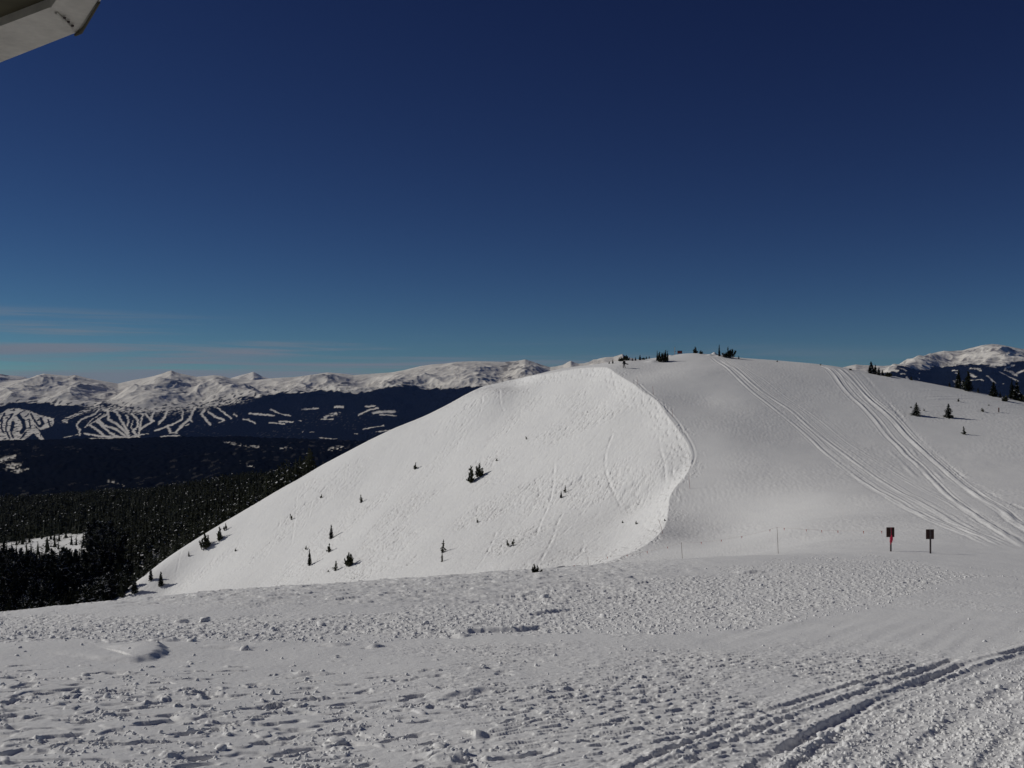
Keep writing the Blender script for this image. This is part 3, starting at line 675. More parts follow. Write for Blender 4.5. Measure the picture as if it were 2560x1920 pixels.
# tree canopies give the far forest a rough upper surface
ZF = ZF + (forest.reshape(ZF.shape))*(7*np.abs(gn(XF/38, YF/60, 760)) + 5*gn(XF/19, YF/30, 761))
def far_material():
    m, nt, b = new_mat('mountain_cover')
    geo = N(nt, 'ShaderNodeNewGeometry')
    at = N(nt, 'ShaderNodeAttribute'); at.attribute_name = 'forest'
    ar = N(nt, 'ShaderNodeAttribute'); ar.attribute_name = 'rock'
    no = N(nt, 'ShaderNodeTexNoise', Scale=.02, Detail=6.0, Roughness=.7); L(nt, geo.outputs['Position'], no.inputs['Vector'])
    cf_ = N(nt, 'ShaderNodeValToRGB'); L(nt, no.outputs['Fac'], cf_.inputs['Fac'])
    cf_.color_ramp.elements[0].position = .35; cf_.color_ramp.elements[1].position = .7
    cf_.color_ramp.elements[0].color = (.003, .004, .006, 1); cf_.color_ramp.elements[1].color = (.007, .008, .010, 1)
    sn = N(nt, 'ShaderNodeValToRGB'); L(nt, no.outputs['Fac'], sn.inputs['Fac'])
    sn.color_ramp.elements[0].position = .3; sn.color_ramp.elements[1].position = .7
    sn.color_ramp.elements[0].color = (.80, .76, .68, 1); sn.color_ramp.elements[1].color = (.90, .865, .79, 1)
    mr = N(nt, 'ShaderNodeMix', data_type='RGBA'); L(nt, ar.outputs['Fac'], mr.inputs['Factor'])
    L(nt, sn.outputs['Color'], mr.inputs['A']); mr.inputs['B'].default_value = (.13, .12, .12, 1)
    mx = N(nt, 'ShaderNodeMix', data_type='RGBA'); L(nt, at.outputs['Fac'], mx.inputs['Factor'])
    L(nt, mr.outputs['Result'], mx.inputs['A']); L(nt, cf_.outputs['Color'], mx.inputs['B'])
    L(nt, mx.outputs['Result'], b.inputs['Base Color'])
    b.inputs['Roughness'].default_value = 1; b.inputs['Specular IOR Level'].default_value = 0
    return m
M_FAR = far_material()
def far_piece(name, r0, r1):
    Xs = np.stack([XF[r0:r1].ravel(), YF[r0:r1].ravel(), ZF[r0:r1].ravel()], 1); n = r1-r0
    i0 = (np.arange(n-1)[:, None]*ncf + np.arange(ncf-1)[None, :]).ravel()
    me = mesh_from(name, Xs, np.stack([i0, i0+1, i0+ncf+1, i0+ncf], 1), M_FAR, True)
    for nm, arr in (('forest', forest), ('rock', rock)):
        a_ = me.attributes.new(nm, 'FLOAT', 'POINT'); a_.data.foreach_set('value', arr.reshape(nrf, ncf)[r0:r1].ravel().astype(np.float32))
    tag(link(name, me), kind='structure')
k5 = int(np.searchsorted(rf, 9600))
far_piece('valley', 0, k5); far_piece('mountains', k5-1, nrf)
# second, more distant chain seen over saddles of the first
S2 = [(-300,940),(0,934),(20,938),(43,940),(60,942),(80,948),(150,965),(560,960),(577,945),(600,938),(620,933),(633,929),(642,933),(655,941),(676,946),(720,958),(1370,930),(1400,925),(2080,925),(2110,921),(2160,912),(2200,914),(2260,925),(2300,940)]
p2 = np.concatenate([[-.62], np.linspace(-.53, .53, 900), [.62]]); u2 = 1280+F*p2
y2 = np.linspace(17500, 22500, 70); P2, Y2 = np.meshgrid(p2, y2); X2 = P2*Y2
t2 = (Y2-17500)/3500.; zt2 = -(np.interp(1280+F*P2, [a[0] for a in S2], [a[1] for a in S2])-960)/F*21000
Z2 = np.where(t2 <= 1, -500+(zt2+500)*np.clip(t2,0,1)**1.1, zt2-(Y2-21000)*.3) + 60*ridged(X2/900, Y2/1100, 4, 800)*np.clip(t2*(1-t2)*4, 0, 1)
i0 = (np.arange(69)[:, None]*len(p2)+np.arange(len(p2)-1)[None, :]).ravel()
me = mesh_from('far_mountains', np.stack([X2.ravel(), Y2.ravel(), Z2.ravel()], 1), np.stack([i0, i0+1, i0+len(p2)+1, i0+len(p2)], 1), M_FAR, True)
for nm, arr in (('forest', np.zeros(X2.size)), ('rock', ss(.1,.5,fbm(X2/200, Y2/300, 4, 810)).ravel()*.7*np.where(1280+F*P2.ravel() < 120, 1.3, .6))):
    a_ = me.attributes.new(nm, 'FLOAT', 'POINT'); a_.data.foreach_set('value', np.clip(arr, 0, 1).astype(np.float32))
tag(link('far_mountains', me), kind='structure')

# ------------------------------------------------------------------ trees
def leaf_tris(base, tip, width, n, r, size, droop=.0):
    """n small needle clumps (triangles) along a branch from base to tip"""
    t = r.rand(n)**.75
    c = base[None] + (tip-base)[None]*t[:, None]; c[:, 2] -= droop*t*t
    c += (r.rand(n, 3)-.5)*width*(1.15-t)[:, None]*np.array([1, 1, .55])
    a = r.normal(size=(n, 3)); a /= np.linalg.norm(a, axis=1)[:, None]
    d = (tip-base); d = d/(np.linalg.norm(d)+1e-9)
    a = a*.55 + d[None]*.8; b_ = r.normal(size=(n, 3)); b_ -= a*(a*b_).sum(1)[:, None]/((a*a).sum(1)[:, None])
    b_ /= np.linalg.norm(b_, axis=1)[:, None]
    s = size*(.6+.8*r.rand(n))[:, None]
    return np.stack([c - a*s*.6 + b_*s*.38, c - a*s*.6 - b_*s*.38, c + a*s], 1)
def conifer(seed, R=.20, whorls=17, per=7, nl=7, snow=.05, size=.040, bare=.05, lean=.0, ragged=.35):
    """unit-height spruce: returns trunk MB and crown mesh arrays"""
    r = np.random.RandomState(seed); T = []
    for k in range(whorls):
        h = bare + (.985-bare)*(k/(whorls-1.))**.92
        rad = R*(1-h)**.82*(1-ragged*.5+ragged*r.rand()) + .012
        if h < bare+.08: rad *= .8
        for j in range(per if h < .85 else 4):
            a = 2*math.pi*(j+r.rand()*.9)/per + k*.7
            rr = rad*(1-ragged+ragged*1.3*r.rand())
            b0 = np.array([lean*h, 0, h+.01]); tip = b0+np.array([math.cos(a)*rr, math.sin(a)*rr, -.16*rr+.02*r.rand()+ (.05 if h > .8 else 0)])
            T.append(leaf_tris(b0, tip, .05, nl, r, size*(1.1-.45*h), .12*rr))
    T.append(leaf_tris(np.array([lean, 0, .93]), np.array([lean, 0, 1.0]), .015, 8, r, .018))
    T = np.concatenate(T)
    mi = (r.rand(len(T)) < snow).astype(int)
    tb = MB(); tb.tube([(0,0,-.06),(lean*.5,0,.5),(lean,0,.97)], [.020,.012,.003], 6)
    return tb, T, mi
def shrub(seed, stems=6, spread=.5, snow=.02, size=.085, nl=70, bare=.1, base=.12):
    """clump of upright stunted stems, unit height"""
    r = np.random.RandomState(seed); T = []; tb = MB()
    for k in range(stems):
        a = r.rand()*6.28; q = r.rand()**.6*spread; hh = (.40+.60*r.rand())*(1-.35*(q/spread)**2)
        if k == 0: hh = 1.0; q *= .3
        b0 = np.array([math.cos(a)*q*.55, math.sin(a)*q*.55, 0]); tp = np.array([math.cos(a)*q+.05*r.randn(), math.sin(a)*q+.05*r.randn(), hh])
        tb.tube([b0-np.array([0,0,.15]), (b0+tp)/2, tp], [.028,.018,.006], 5)
        st = b0+(tp-b0)*bare
        T.append(leaf_tris(st, tp, .26, int(nl*.6), r, size, 0))
        for j in range(9):
            t = .10+.8*r.rand(); c = b0+(tp-b0)*t; an = r.rand()*6.28; l = .34*(1.15-t)
            T.append(leaf_tris(c, c+np.array([math.cos(an)*l, math.sin(an)*l, .10]), .09, nl//6, r, size*.85, 0))
    T = np.concatenate(T); T[:, :, 2] = np.maximum(T[:, :, 2], -.03)
    return tb, T, (r.rand(len(T)) < snow).astype(int)
def build_kind(tb, T, mi, needle, nm='crown'):
    tm = mesh_from('trunk', tb.v, tb.f, M_BARK, True)
    n = len(T); cm = mesh_from(nm, T.reshape(-1, 3), np.arange(3*n).reshape(n, 3), [needle, M_SNOWCLUMP], False, mi)
    return tm, cm
KINDS = {}
for i in range(7): KINDS['con%d' % i] = build_kind(*conifer(20+i, R=.25+.03*(i % 4), snow=[.0,.03,.07,.10,.05,.02,.08][i], whorls=14+i, nl=10, per=8, size=.085), M_NEEDLE)
for i in range(3): KINDS['fir%d' % i] = build_kind(*conifer(60+i, R=.42+.04*i, whorls=12, per=9, nl=11, size=.10, snow=.01, ragged=.5, bare=.03), M_NEEDLE)
for i in range(3): KINDS['scr%d' % i] = build_kind(*conifer(80+i, R=.42, whorls=10, per=5, nl=11, size=.12, snow=.0, ragged=.9, bare=.08, lean=.12), M_SHRUB)
for i in range(4): KINDS['shr%d' % i] = build_kind(*shrub(90+i, stems=8+i, spread=.44+.06*i, size=.12, nl=80), M_SHRUB, 'foliage')
for i in range(2): KINDS['wid%d' % i] = build_kind(*shrub(110+i, stems=13, spread=.95, size=.11, nl=60), M_NEEDLE, 'foliage')
for i in range(3): KINDS['twg%d' % i] = build_kind(*shrub(120+i, stems=3, spread=.42, nl=24, size=.17, bare=.25), M_SHRUB, 'foliage')
def put(kind, x, y, z, h, wscale, label, cat, name, group=None, rz=None, tilt=(0, 0)):
    tm, cm = KINDS[kind]
    e = empty(name, (x, y, z-.03), label, cat, group, random.random()*6.28 if rz is None else rz, (h*wscale, h*wscale, h))
    if tilt != (0, 0): e.rotation_euler = (tilt[0], tilt[1], 0)
    a_ = link('trunk', tm, e)
    b_ = link('crown' if kind[:3] in ('con', 'fir', 'scr') else 'foliage', cm, e)
    return e
GF = 'small trees and bushes scattered on the sunlit face'
TREES = [ # u, v base, height px, width factor, kind, name, category, label, first
 (1036,1174,17,.9,'twg0','small_bush','bush','small two-pronged bush high on the sunlit face, left of the biggest dark bush',120),
 (1177,1205,40,.62,'shr0','pine_bush','bush','lower left half of the biggest dark bush on the sunlit face',120),
 (1198,1191,32,.66,'shr1','pine_bush','bush','upper right half of the biggest dark bush, casting the long shadow on the sunlit face',120),
 (1242,1152,8,.9,'twg1','small_bush','bush','tiny tuft just up the slope to the right of the biggest dark bush',120),
 (803,1242,10,.9,'twg2','small_bush','bush','tiny tuft on the upper left of the sunlit face, below the skyline',120),
 (903,1256,17,.9,'scr0','small_bush','bush','ragged little bush between the tiny upper left tuft and the two-pronged bush',120),
 (728,1296,14,.8,'twg0','small_bush','bush','thin twig with one side branch low on the left of the sunlit face',120),
 (828,1346,31,.75,'con1','small_conifer','tree','pointed young conifer standing highest of the left-hand cluster on the sunlit face',120),
 (823,1380,22,.8,'twg1','small_bush','bush','sparse pale bush half buried right below the pointed young conifer',120),
 (765,1374,10,.9,'twg2','small_bush','bush','tiny tuft above the narrow spire-shaped conifer',120),
 (774,1414,37,.62,'con0','small_conifer','tree','narrow spire-shaped young conifer at the left of the lower cluster',120),
 (838,1427,22,.9,'scr1','small_conifer','tree','short leaning pine between the spire-shaped and the dense round conifer',120),
 (820,1430,6,1.2,'twg0','small_bush','bush','tiny tuft at the foot of the short leaning pine',120),
 (872,1415,33,.62,'shr2','pine_bush','bush','dense rounded bush at the right of the lower left cluster',120),
 (1107,1380,28,.7,'scr2','small_conifer','tree','ragged young pine standing above another one in the middle of the lower face',120),
 (1105,1405,22,.55,'scr0','small_conifer','tree','thin bent pine directly below the ragged young pine',120),
 (1193,1304,11,.8,'twg1','small_bush','bush','tiny pair of twigs alone in the centre of the sunlit face',120),
 (1269,1368,16,.8,'twg2','small_bush','bush','left one of two small tufts side by side low on the face',120),
 (1283,1366,15,.9,'twg0','small_bush','bush','right one of two small tufts side by side low on the face',120),
 (1340,1431,22,.85,'wid0','round_bush','bush','broad dark round bush sitting right on the edge of the foreground bench',20),
 (1412,1232,16,.75,'scr1','small_bush','bush','upper of two small pines near the right of the face, with a detached shadow',120),
 (1403,1246,15,.8,'con3','small_bush','bush','lower of two small pines near the right of the face',120),
 (1590,1305,9,1.0,'twg1','small_bush','bush','tiny dark tuft close to the lower right lip of the face',120),
 (1557,1303,7,1.0,'twg2','small_bush','bush','faint tuft left of the tiny dark one near the lower right lip',120),
 (1661,1302,6,1.2,'twg0','small_bush','bush','tiny tuft right on the lip beside the leaning red pole',120),
 (1315,1097,8,.8,'twg0','small_bush','bush','single tiny twig high in the middle of the sunlit face',120),
 (472,1391,12,.7,'con2','small_conifer','tree','tiny young conifer alone beside the forest edge',120),
 (475,1357,6,1.1,'twg1','small_bush','bush','tiny tuft on the snow above the tiny young conifer by the forest',120),
 (512,1370,38,.6,'shr3','pine_bush','bush','big spreading pine bush, leftmost of three in a row below the skyline',120),
 (549,1350,33,.55,'shr0','pine_bush','bush','medium pine bush, middle of three in a row below the skyline',120),
 (563,1325,18,.7,'twg2','small_bush','bush','thin small pine, uppermost of three in a row below the skyline',120),
 (588,1377,9,.9,'twg0','small_bush','bush','dark twig right of the three bushes in a row',120),
 (377,1451,30,.75,'con4','small_conifer','tree','young conifer, upper one of a pair at the forest corner',120),
 (402,1466,32,.85,'con5','small_conifer','tree','young conifer, lower one of a pair at the forest corner',120),
 (336,1483,38,.8,'con6','conifer','tree','conifer at the lowest forest corner just above the bench edge',120),
]
TREES2 = [ # right flank and skyline
 (2291,1039,29,1.15,'fir0','young_fir','tree','left one of two dark bushy firs on the right flank',80),
 (2371,1043,31,1.0,'fir1','young_fir','tree','right one of two dark bushy firs on the right flank, snow at its foot',80),
 (2411,1086,18,.9,'scr2','small_pine','tree','wind-bent little pine, lowest on the right flank, with a thin shadow',80),
 (2395,1004,9,1.0,'twg0','small_bush','bush','tiny bush above the two bushy firs',80),
 (2455,1029,9,1.4,'twg1','small_bush','bush','low tuft left of the short dark stake on the right flank',80),
 (2472,1014,4,1.4,'twg2','small_bush','bush','speck-like tuft above and left of the short dark stake',80),
 (2515,1003,16,1.2,'shr1','pine_bush','bush','dark bush standing on the snow below the rightmost tall firs',80),
 (2311,1028,6,1.0,'twg0','small_bush','bush','tiny twig just right of the left bushy fir',80),
 (2277,1020,5,1.2,'twg2','small_bush','bush','tiny tuft just left of the left bushy fir',80),
 (2396,970,40,.95,'con1','tall_fir','tree','slim tall fir, left of the thick one on the right skyline',150),
 (2420,978,45,1.15,'con0','tall_fir','tree','thickest tall fir on the right skyline',150),
 (2408,974,22,1.0,'con3','fir','tree','short fir squeezed between the slim and the thickest tall fir',150),
 (2374,966,11,1.2,'con2','small_fir','tree','small fir left of the slim tall fir on the right skyline',150),
 (2445,981,11,1.2,'con4','small_fir','tree','small fir right of the thickest tall fir',150),
 (2484,991,33,1.2,'con5','fir','tree','broad fir standing alone between the tall pairs on the right skyline',150),
 (2500,994,13,1.2,'con2','small_fir','tree','small fir right of the broad lone fir on the skyline',150),
 (2530,998,43,.8,'con0','tall_fir','tree','narrow left fir of the pair nearest the right frame edge',150),
 (2542,1001,44,1.0,'con4','tall_fir','tree','fuller right fir of the pair nearest the right frame edge',150),
 (2556,1004,18,1.7,'shr3','pine_bush','bush','low dark bush on the skyline at the right frame edge',150),
 (2178,934,27,1.15,'con6','fir','tree','tallest fir of the group at the left end of the distant right mountain',150),
 (2188,936,22,1.1,'con0','fir','tree','second fir from left of the group at the left end of the right mountain',150),
 (2197,938,18,1.0,'con3','fir','tree','third fir from left of the group at the left end of the right mountain',150),
 (2206,939,13,1.2,'con1','small_fir','tree','short fir near the right of that skyline group',150),
 (2219,942,11,1.8,'shr2','pine_bush','bush','low bush ending the skyline group on its right',150),
 (2278,951,9,1.3,'shr0','pine_bush','bush','lone low bush on the skyline under the right mountain',150),
 (2125,926,5,1.8,'shr1','small_bush','bush','low tuft at the top of the right track on the skyline',150),
 (2052,914,5,1.0,'twg1','small_bush','bush','tiny tuft where the right track reaches the skyline',150),
 (1944,905,5,1.4,'twg0','small_bush','bush','tiny tuft on the bare skyline between the two track tops',150),
 (1847,898,8,.9,'con2','small_conifer','tree','tiny conifer right of the largest summit bush',150),
 (1650,905,24,.62,'shr2','pine_bush','bush','left half of the dark bush clump in front of the summit pole',150),
 (1663,904,27,.55,'shr3','pine_bush','tree','spiky right half of the dark bush clump in front of the summit pole',150),
 (1643,902,23,.40,'con3','pine_bush','tree','slim spire at the left end of the summit bush clump',150),
 (1669,904,25,.40,'con1','pine_bush','tree','slim spire at the right end of the summit bush clump',150),
 (1738,887,16,.9,'shr0','pine_bush','bush','dark bush right of the red summit board',150),
 (1752,888,9,1.1,'shr1','small_bush','bush','low tail of the bush right of the red summit board',150),
 (1798,893,26,.45,'con5','conifer','tree','pointed conifer at the left end of the largest summit bush',150),
 (1820,895,24,1.0,'wid1','round_bush','bush','largest dark rounded bush on the summit skyline',150),
 (1532,909,9,1.0,'con4','small_conifer','tree','little conifer on the skyline left of the person',150),
 (1523,909,6,1.2,'con2','small_conifer','tree','leftmost tiny conifer of the skyline row left of the person',150),
 (1553,903,12,1.2,'shr0','pine_bush','bush','dark bush on the skyline just left of the person\'s head',150),
 (1566,901,13,1.2,'shr2','pine_bush','bush','dark bush on the skyline just right of the person\'s head',150),
 (1581,902,7,1.2,'con1','small_conifer','tree','first tiny conifer right of the person on the skyline',150),
 (1589,901,8,1.1,'con2','small_conifer','tree','second tiny conifer right of the person on the skyline',150),
 (1600,900,12,1.0,'con6','small_conifer','tree','tallest tiny conifer of the skyline row right of the person',150),
 (1609,899,6,1.4,'shr3','small_bush','bush','low tuft right of the tallest tiny conifer on the skyline',150),
 (1616,898,7,1.2,'con4','small_conifer','tree','tiny conifer second from the right end of the skyline row',150),
 (1623,897,6,1.2,'con2','small_conifer','tree','tiny conifer at the right end of the skyline row',150),
]
for (u_, v_, hpx, wf, kind, nm, cat, lab, first) in TREES + TREES2:
    x, y, z = ground_pt(u_, v_, first)
    h = hpx*y/F
    if kind[:3] == 'shr' or kind[:3] == 'wid': wf *= .95
    put(kind, x, y, z, h*1.04, wf, lab, cat, nm, GF if (u_, v_) in [(t_[0], t_[1]) for t_ in TREES] else 'trees and bushes along the ridge and right flank')

# ---- dense forest left of the face
def fx_ok(x, y):
    u = 1280+F*x/y; z = zg(x, y); v = 960-F*z/y
    # stay off the bright face: left of its shoulder
    lim = np.interp(v, [1000,1100,1170,1222,1281,1340,1388,1440,1500,1560], [1180,900,790,700,600,500,430,385,315,200])
    front = (y < 296) & (u > lim-5)
    edge = (y < 300) & (u > np.interp(v, [1380,1400,1420,1450,1480,1510], [425,405,360,364,338,322]))
    clear = (u > -60) & (u < 215) & (v > 1335) & (v < 1408) & (y > 330) & (y < 700) & (v > np.interp(u, [0,100,200],[1362,1345,1330]))
    return ~(front | edge), clear, u, v, z
pos = []
def scatter(y0, y1, sp):
    n = int((y1-y0)*(y1*.62)/(sp*sp))
    y = RS.uniform(y0, y1, n*2); x = RS.uniform(-.56*y1, -.06*y1, n*2)
    m = (x > -.53*y) & (x < -.10*y) & INSIDE(x, y); x = x[m]; y = y[m]
    # min spacing on a hashed grid
    seen = {}; out = []
    for a_, b_ in zip(x, y):
        k = (int(a_/sp), int(b_/sp))
        if k in seen: continue
        seen[k] = 1; out.append((a_, b_))
    return np.array(out)
INSIDE = inside
S = np.concatenate([scatter(268, 420, 3.1), scatter(420, 640, 4.0), scatter(640, 1050, 4.3)])
ok, clear, su_, sv_, sz_ = fx_ok(S[:, 0], S[:, 1])
ok &= ~(clear & (RS.rand(len(S)) > .13))
ok &= (su_ < 785)
S = S[ok]; sz_ = sz_[ok]; su_ = su_[ok]; sv_ = sv_[ok]; clear = clear[ok]
hh = np.interp(S[:, 1], [270, 350, 500, 1000], [6.5, 8.0, 8.5, 8.0])*(.65+.6*RS.rand(len(S)))
hh[clear] *= .6
fr = (su_ < 225) & (S[:,1] < 460) & ~clear
hh = np.where(fr, np.minimum(hh, np.maximum(1.5, (sv_-(1372+25*RS.rand(len(S))+.10*su_*0))*S[:,1]/F)), hh)
hh *= np.interp(su_, [0,250,350,450,700], [1.1,1.0,.8,.8,.95])
vis = (hh > 1.6) & ((sv_ - hh*F/S[:, 1]) < np.interp(su_, [-100,0,310,700], [1535,1531,1500,1440]))
S, sz_, hh, su_, sv_ = S[vis], sz_[vis], hh[vis], su_[vis], sv_[vis]
# what shows: tree tops not hidden behind the sunlit shoulder
order = np.argsort(-(hh/S[:, 1])*((su_ > -15) & (su_ < 600) & (S[:, 1] < 300+.0*su_ + (su_ < 330)*400)))
ind = set(order[:300].tolist())
print('forest trees', len(S))
for i in order[:300]:
    k = 'con%d' % random.randrange(7)
    put(k, S[i,0], S[i,1], float(sz_[i]), float(hh[i]), random.uniform(.85, 1.35), 'dark snow-flecked spruce in the near edge of the dense forest left of the bright face', 'tree', 'spruce_tree', 'spruces of the near forest')
def low_conifer(seed, n):
    r = np.random.RandomState(seed); T = []
    k = int(n*.8); h = .05+.93*r.rand(k)**1.1; a = r.rand(k)*6.28; rad = (.25*(1-h)**.8+.012)*(.45+.7*r.rand(k))
    c = np.stack([np.cos(a)*rad, np.sin(a)*rad, h], 1)
    d = np.stack([np.cos(a), np.sin(a), -.5+0*a], 1); s = (.10*(1.1-.7*h))[:, None]
    pe = np.stack([-np.sin(a), np.cos(a), .5*r.randn(k)], 1)
    t1 = np.stack([c-d*s*.5+pe*s*.5, c-d*s*.5-pe*s*.5, c+d*s*.9], 1)
    a = np.arange(4)*1.57
    core = []
    for j in range(4):
        for z0, z1, rr in ((.03, .6, .10), (.35, .97, .055)):
            core.append([(math.cos(a[j])*rr, math.sin(a[j])*rr, z0), (math.cos(a[(j+1)%4])*rr, math.sin(a[(j+1)%4])*rr, z0), (0,0,z1)])
    T = np.concatenate([t1, np.array(core)])
    return T, (np.concatenate([r.rand(k) < (.045 if n > 50 else .012), np.zeros(8, bool)])).astype(int)
low = [low_conifer(s, 90) for s in range(5)] ; lowf = [low_conifer(s+10, 36) for s in range(4)]
VV = []; MI = []
for i in range(len(S)):
    if i in ind: continue
    T, mi = (low[i % 5] if S[i,1] < 430 else lowf[i % 4])
    th = random.random()*6.28; c, s = math.cos(th), math.sin(th); wf = hh[i]*(random.uniform(.85, 1.4) if S[i,1] < 430 else random.uniform(1.2, 1.9))
    q = T.reshape(-1, 3); VV.append(np.stack([S[i,0]+(q[:,0]*c-q[:,1]*s)*wf, S[i,1]+(q[:,0]*s+q[:,1]*c)*wf, sz_[i]+q[:,2]*hh[i]], 1).astype(np.float32)); MI.append(mi)
VV = np.concatenate(VV); MI = np.concatenate(MI); print('forest tris', len(MI))
tag(link('distant_forest', mesh_from('distant_forest', VV, np.arange(len(VV)).reshape(-1, 3), [M_NEEDLE, M_SNOWCLUMP], False, MI)), 'dense dark spruce forest filling the slope below and left of the bright face', 'forest', kind='stuff')

# ------------------------------------------------------------------ trail signs seen from behind
M_SIGN = plain('weathered_brown_board', (.065, .030, .022), .7, .3, 10, .2)
M_POST = plain('square_timber_post', (.075, .060, .060), .8, .3, 12, .3)
M_RED = plain('red_pink_flagging', (.75, .03, .09), .6, .15, 10)
M_ORANGE = plain('faded_orange_flag', (.80, .22, .18), .6, .15, 10)
M_ROPE = plain('thin_rope', (.30, .20, .17), .8, .2, 20)
M_BAMBOO = plain('bamboo', (.16, .13, .10), .7, .3, 9)
M_REDPOLE = plain('faded_red_pole', (.28, .10, .08), .7, .25, 9)
def sign(u, v, label, h=1.72, lean=0.0, red=False):
    x, y, z = ground_pt(u, v, 60)
    e = empty('trail_sign', (x, y, z), label, 'sign', 'pair of trail signs seen from behind', rz=.06)
    s = 60*y/F/1.72/h*1.72/1.0
    k = 60*y/F            # total height in metres
    pb = MB(); pb.box(-.05, .05, -.05, .05, -.4, k*.985, 0, .008); o = pb.build('post', M_POST, e)
    bw = 20.5*y/F/2; bh = 24.5*y/F
    b_ = MB(); b_.box(-bw, bw, .055, .09, k-bh, k, 0, .006); b_.build('board', M_SIGN, e)
    br = MB()
    for zz in (k-bh*.25, k-bh*.75): br.box(-bw*.9, bw*.9, .0502, .0552, zz-.03, zz+.03)
    br.build('batten', M_SIGN, e)
    if red:
        r = np.random.RandomState(5)
        rp = MB(); rp.tube([(0,-.055,k), (0.01,-.06,k-bh*.5), (0.0,-.058,k-bh*1.0)], .012, 6); rp.build('ribbon', M_RED, e)
        wb = MB()
        for j in range(12):
            a = r.uniform(-.10, .26); z0 = k-bh*.75-r.uniform(0, .2); ln = r.uniform(.25, .60)
            wb.tube([(.02, -.07-r.rand()*.03, z0), (a*.6, -.09, z0-ln*.4), (a*.8+r.uniform(-.05,.05), -.08, z0-ln)], [.022, .03, .012], 5)
        for zz in (k-bh*1.05, k-bh*1.15, k-bh*1.3):
            pts = [(.072*math.cos(t_), .072*math.sin(t_), zz+.01*math.sin(3*t_)) for t_ in np.linspace(0, 6.28, 13)]
            wb.tube(pts, .022, 5)
        wb.build('flagging_bundle', M_RED, e)
    return e
sign(2227,1379,'left brown sign on a post with bright red flagging tied to it', red=True)
sign(2326,1384,'right brown sign on a bare post, next to the tracks')

# rope line closing the bowl
pole_spec = [(1943,1383,66,-.06),(1704,1413,57,-.01),(1470,1446,54,-.08)]
fence = empty('rope_fence', (0,0,0), 'thin rope line with pink pennants on bamboo poles running left from the red-flagged sign', 'fence')
tops = []
for (u_, v_, hp_, ln) in pole_spec:
    x, y, z = ground_pt(u_, v_, 70) if u_ > 1900 else (0,0,0)
    if u_ <= 1900:
        d = {1704: 96., 1470: 100.}[u_]; x = (u_-1280)/F*d; y = d; z = float(zg(x, y)[0])
    vt_ = {1943:1317, 1704:1356, 1470:1393}[u_]
    zt_ = -(vt_-960)/F*y
    pb = MB(); pb.tube([(x+.10, y, z-.3), (x+.04, y, (z+zt_)/2), (x-.02, y, zt_)], [.022,.02,.016], 7); o = pb.build('pole', M_BAMBOO, fence)
    tops.append(np.array([x-.01, y, zt_-.05]))
sx_, sy_, sz1 = ground_pt(2227,1379,60)
chain = [np.array([sx_, sy_-.06, sz1+1.55])] + tops
x5, y5, z5 = (1380-1280)/F*110, 110, 0; z5 = float(zg(x5, y5)[0])+.3
chain.append(np.array([x5, y5, z5]))
rb = MB(); fl = []
for i, (a_, b_) in enumerate(zip(chain[:-1], chain[1:])):
    pts = []
    for t_ in np.linspace(0, 1, 15):
        p_ = a_*(1-t_)+b_*t_; p_ = p_ - np.array([0,0,.30 if i else .12])*4*t_*(1-t_); pts.append(p_)
    rb.tube(pts, .005, 5)
    for t_ in ([.12,.28,.45,.62,.78,.94] if i == 0 else [.12,.38,.62,.84] if i == 1 else [.15,.38,.6,.82] if i == 2 else [.4]):
        fl.append(pts[int(t_*14)])
rb.build('rope', M_ROPE, fence)
for p_ in fl:
    fb = MB(); w_ = .042; a0 = random.uniform(-.5, .5)
    fb.add([(p_[0]-w_, p_[1], p_[2]-.01),(p_[0]+w_, p_[1]+.01, p_[2]-.01),(p_[0]+w_*a0, p_[1]-.03, p_[2]-.24),(p_[0]-w_, p_[1]+.012, p_[2]-.01),(p_[0]+w_, p_[1]+.022, p_[2]-.01),(p_[0]+w_*a0, p_[1]-.018, p_[2]-.24)],
           [(0,1,2),(5,4,3),(0,3,4,1),(1,4,5,2),(2,5,3,0)])
    fb.build('pennant', M_ORANGE, fence)
# single poles along the lip
for (u0, v0, u1, v1, mt, lab) in [
    (1658,1334,1646,1298,M_REDPOLE,'leaning reddish pole on the lower lip of the bright face'),
    (1725,1222,1722,1190,M_REDPOLE,'thin upright pole just right of the widest point of the bright face'),
    (1682,1043,1680,1022,M_REDPOLE,'thin pole beside the boot path, midway down the upper lip'),
    (1634,988,1631,966,M_REDPOLE,'thin pole near the lip, second below the person'),
    (1594,962,1592,942,M_REDPOLE,'thin pole near the lip, closest below the person')]:
    x, y, z = ground_pt(u0, v0, 120); dx = (u1-u0)/F*y; hz = (v0-v1)/F*y
    pb = MB(); pb.tube([(0,0,-.3),(dx*.45,0,hz*.5),(dx,0,hz)], [.028,.024,.02], 7)
    o = pb.build('marker_pole', mt); o.location = (x, y, z); tag(o, lab, 'pole', 'marker poles along the lip')
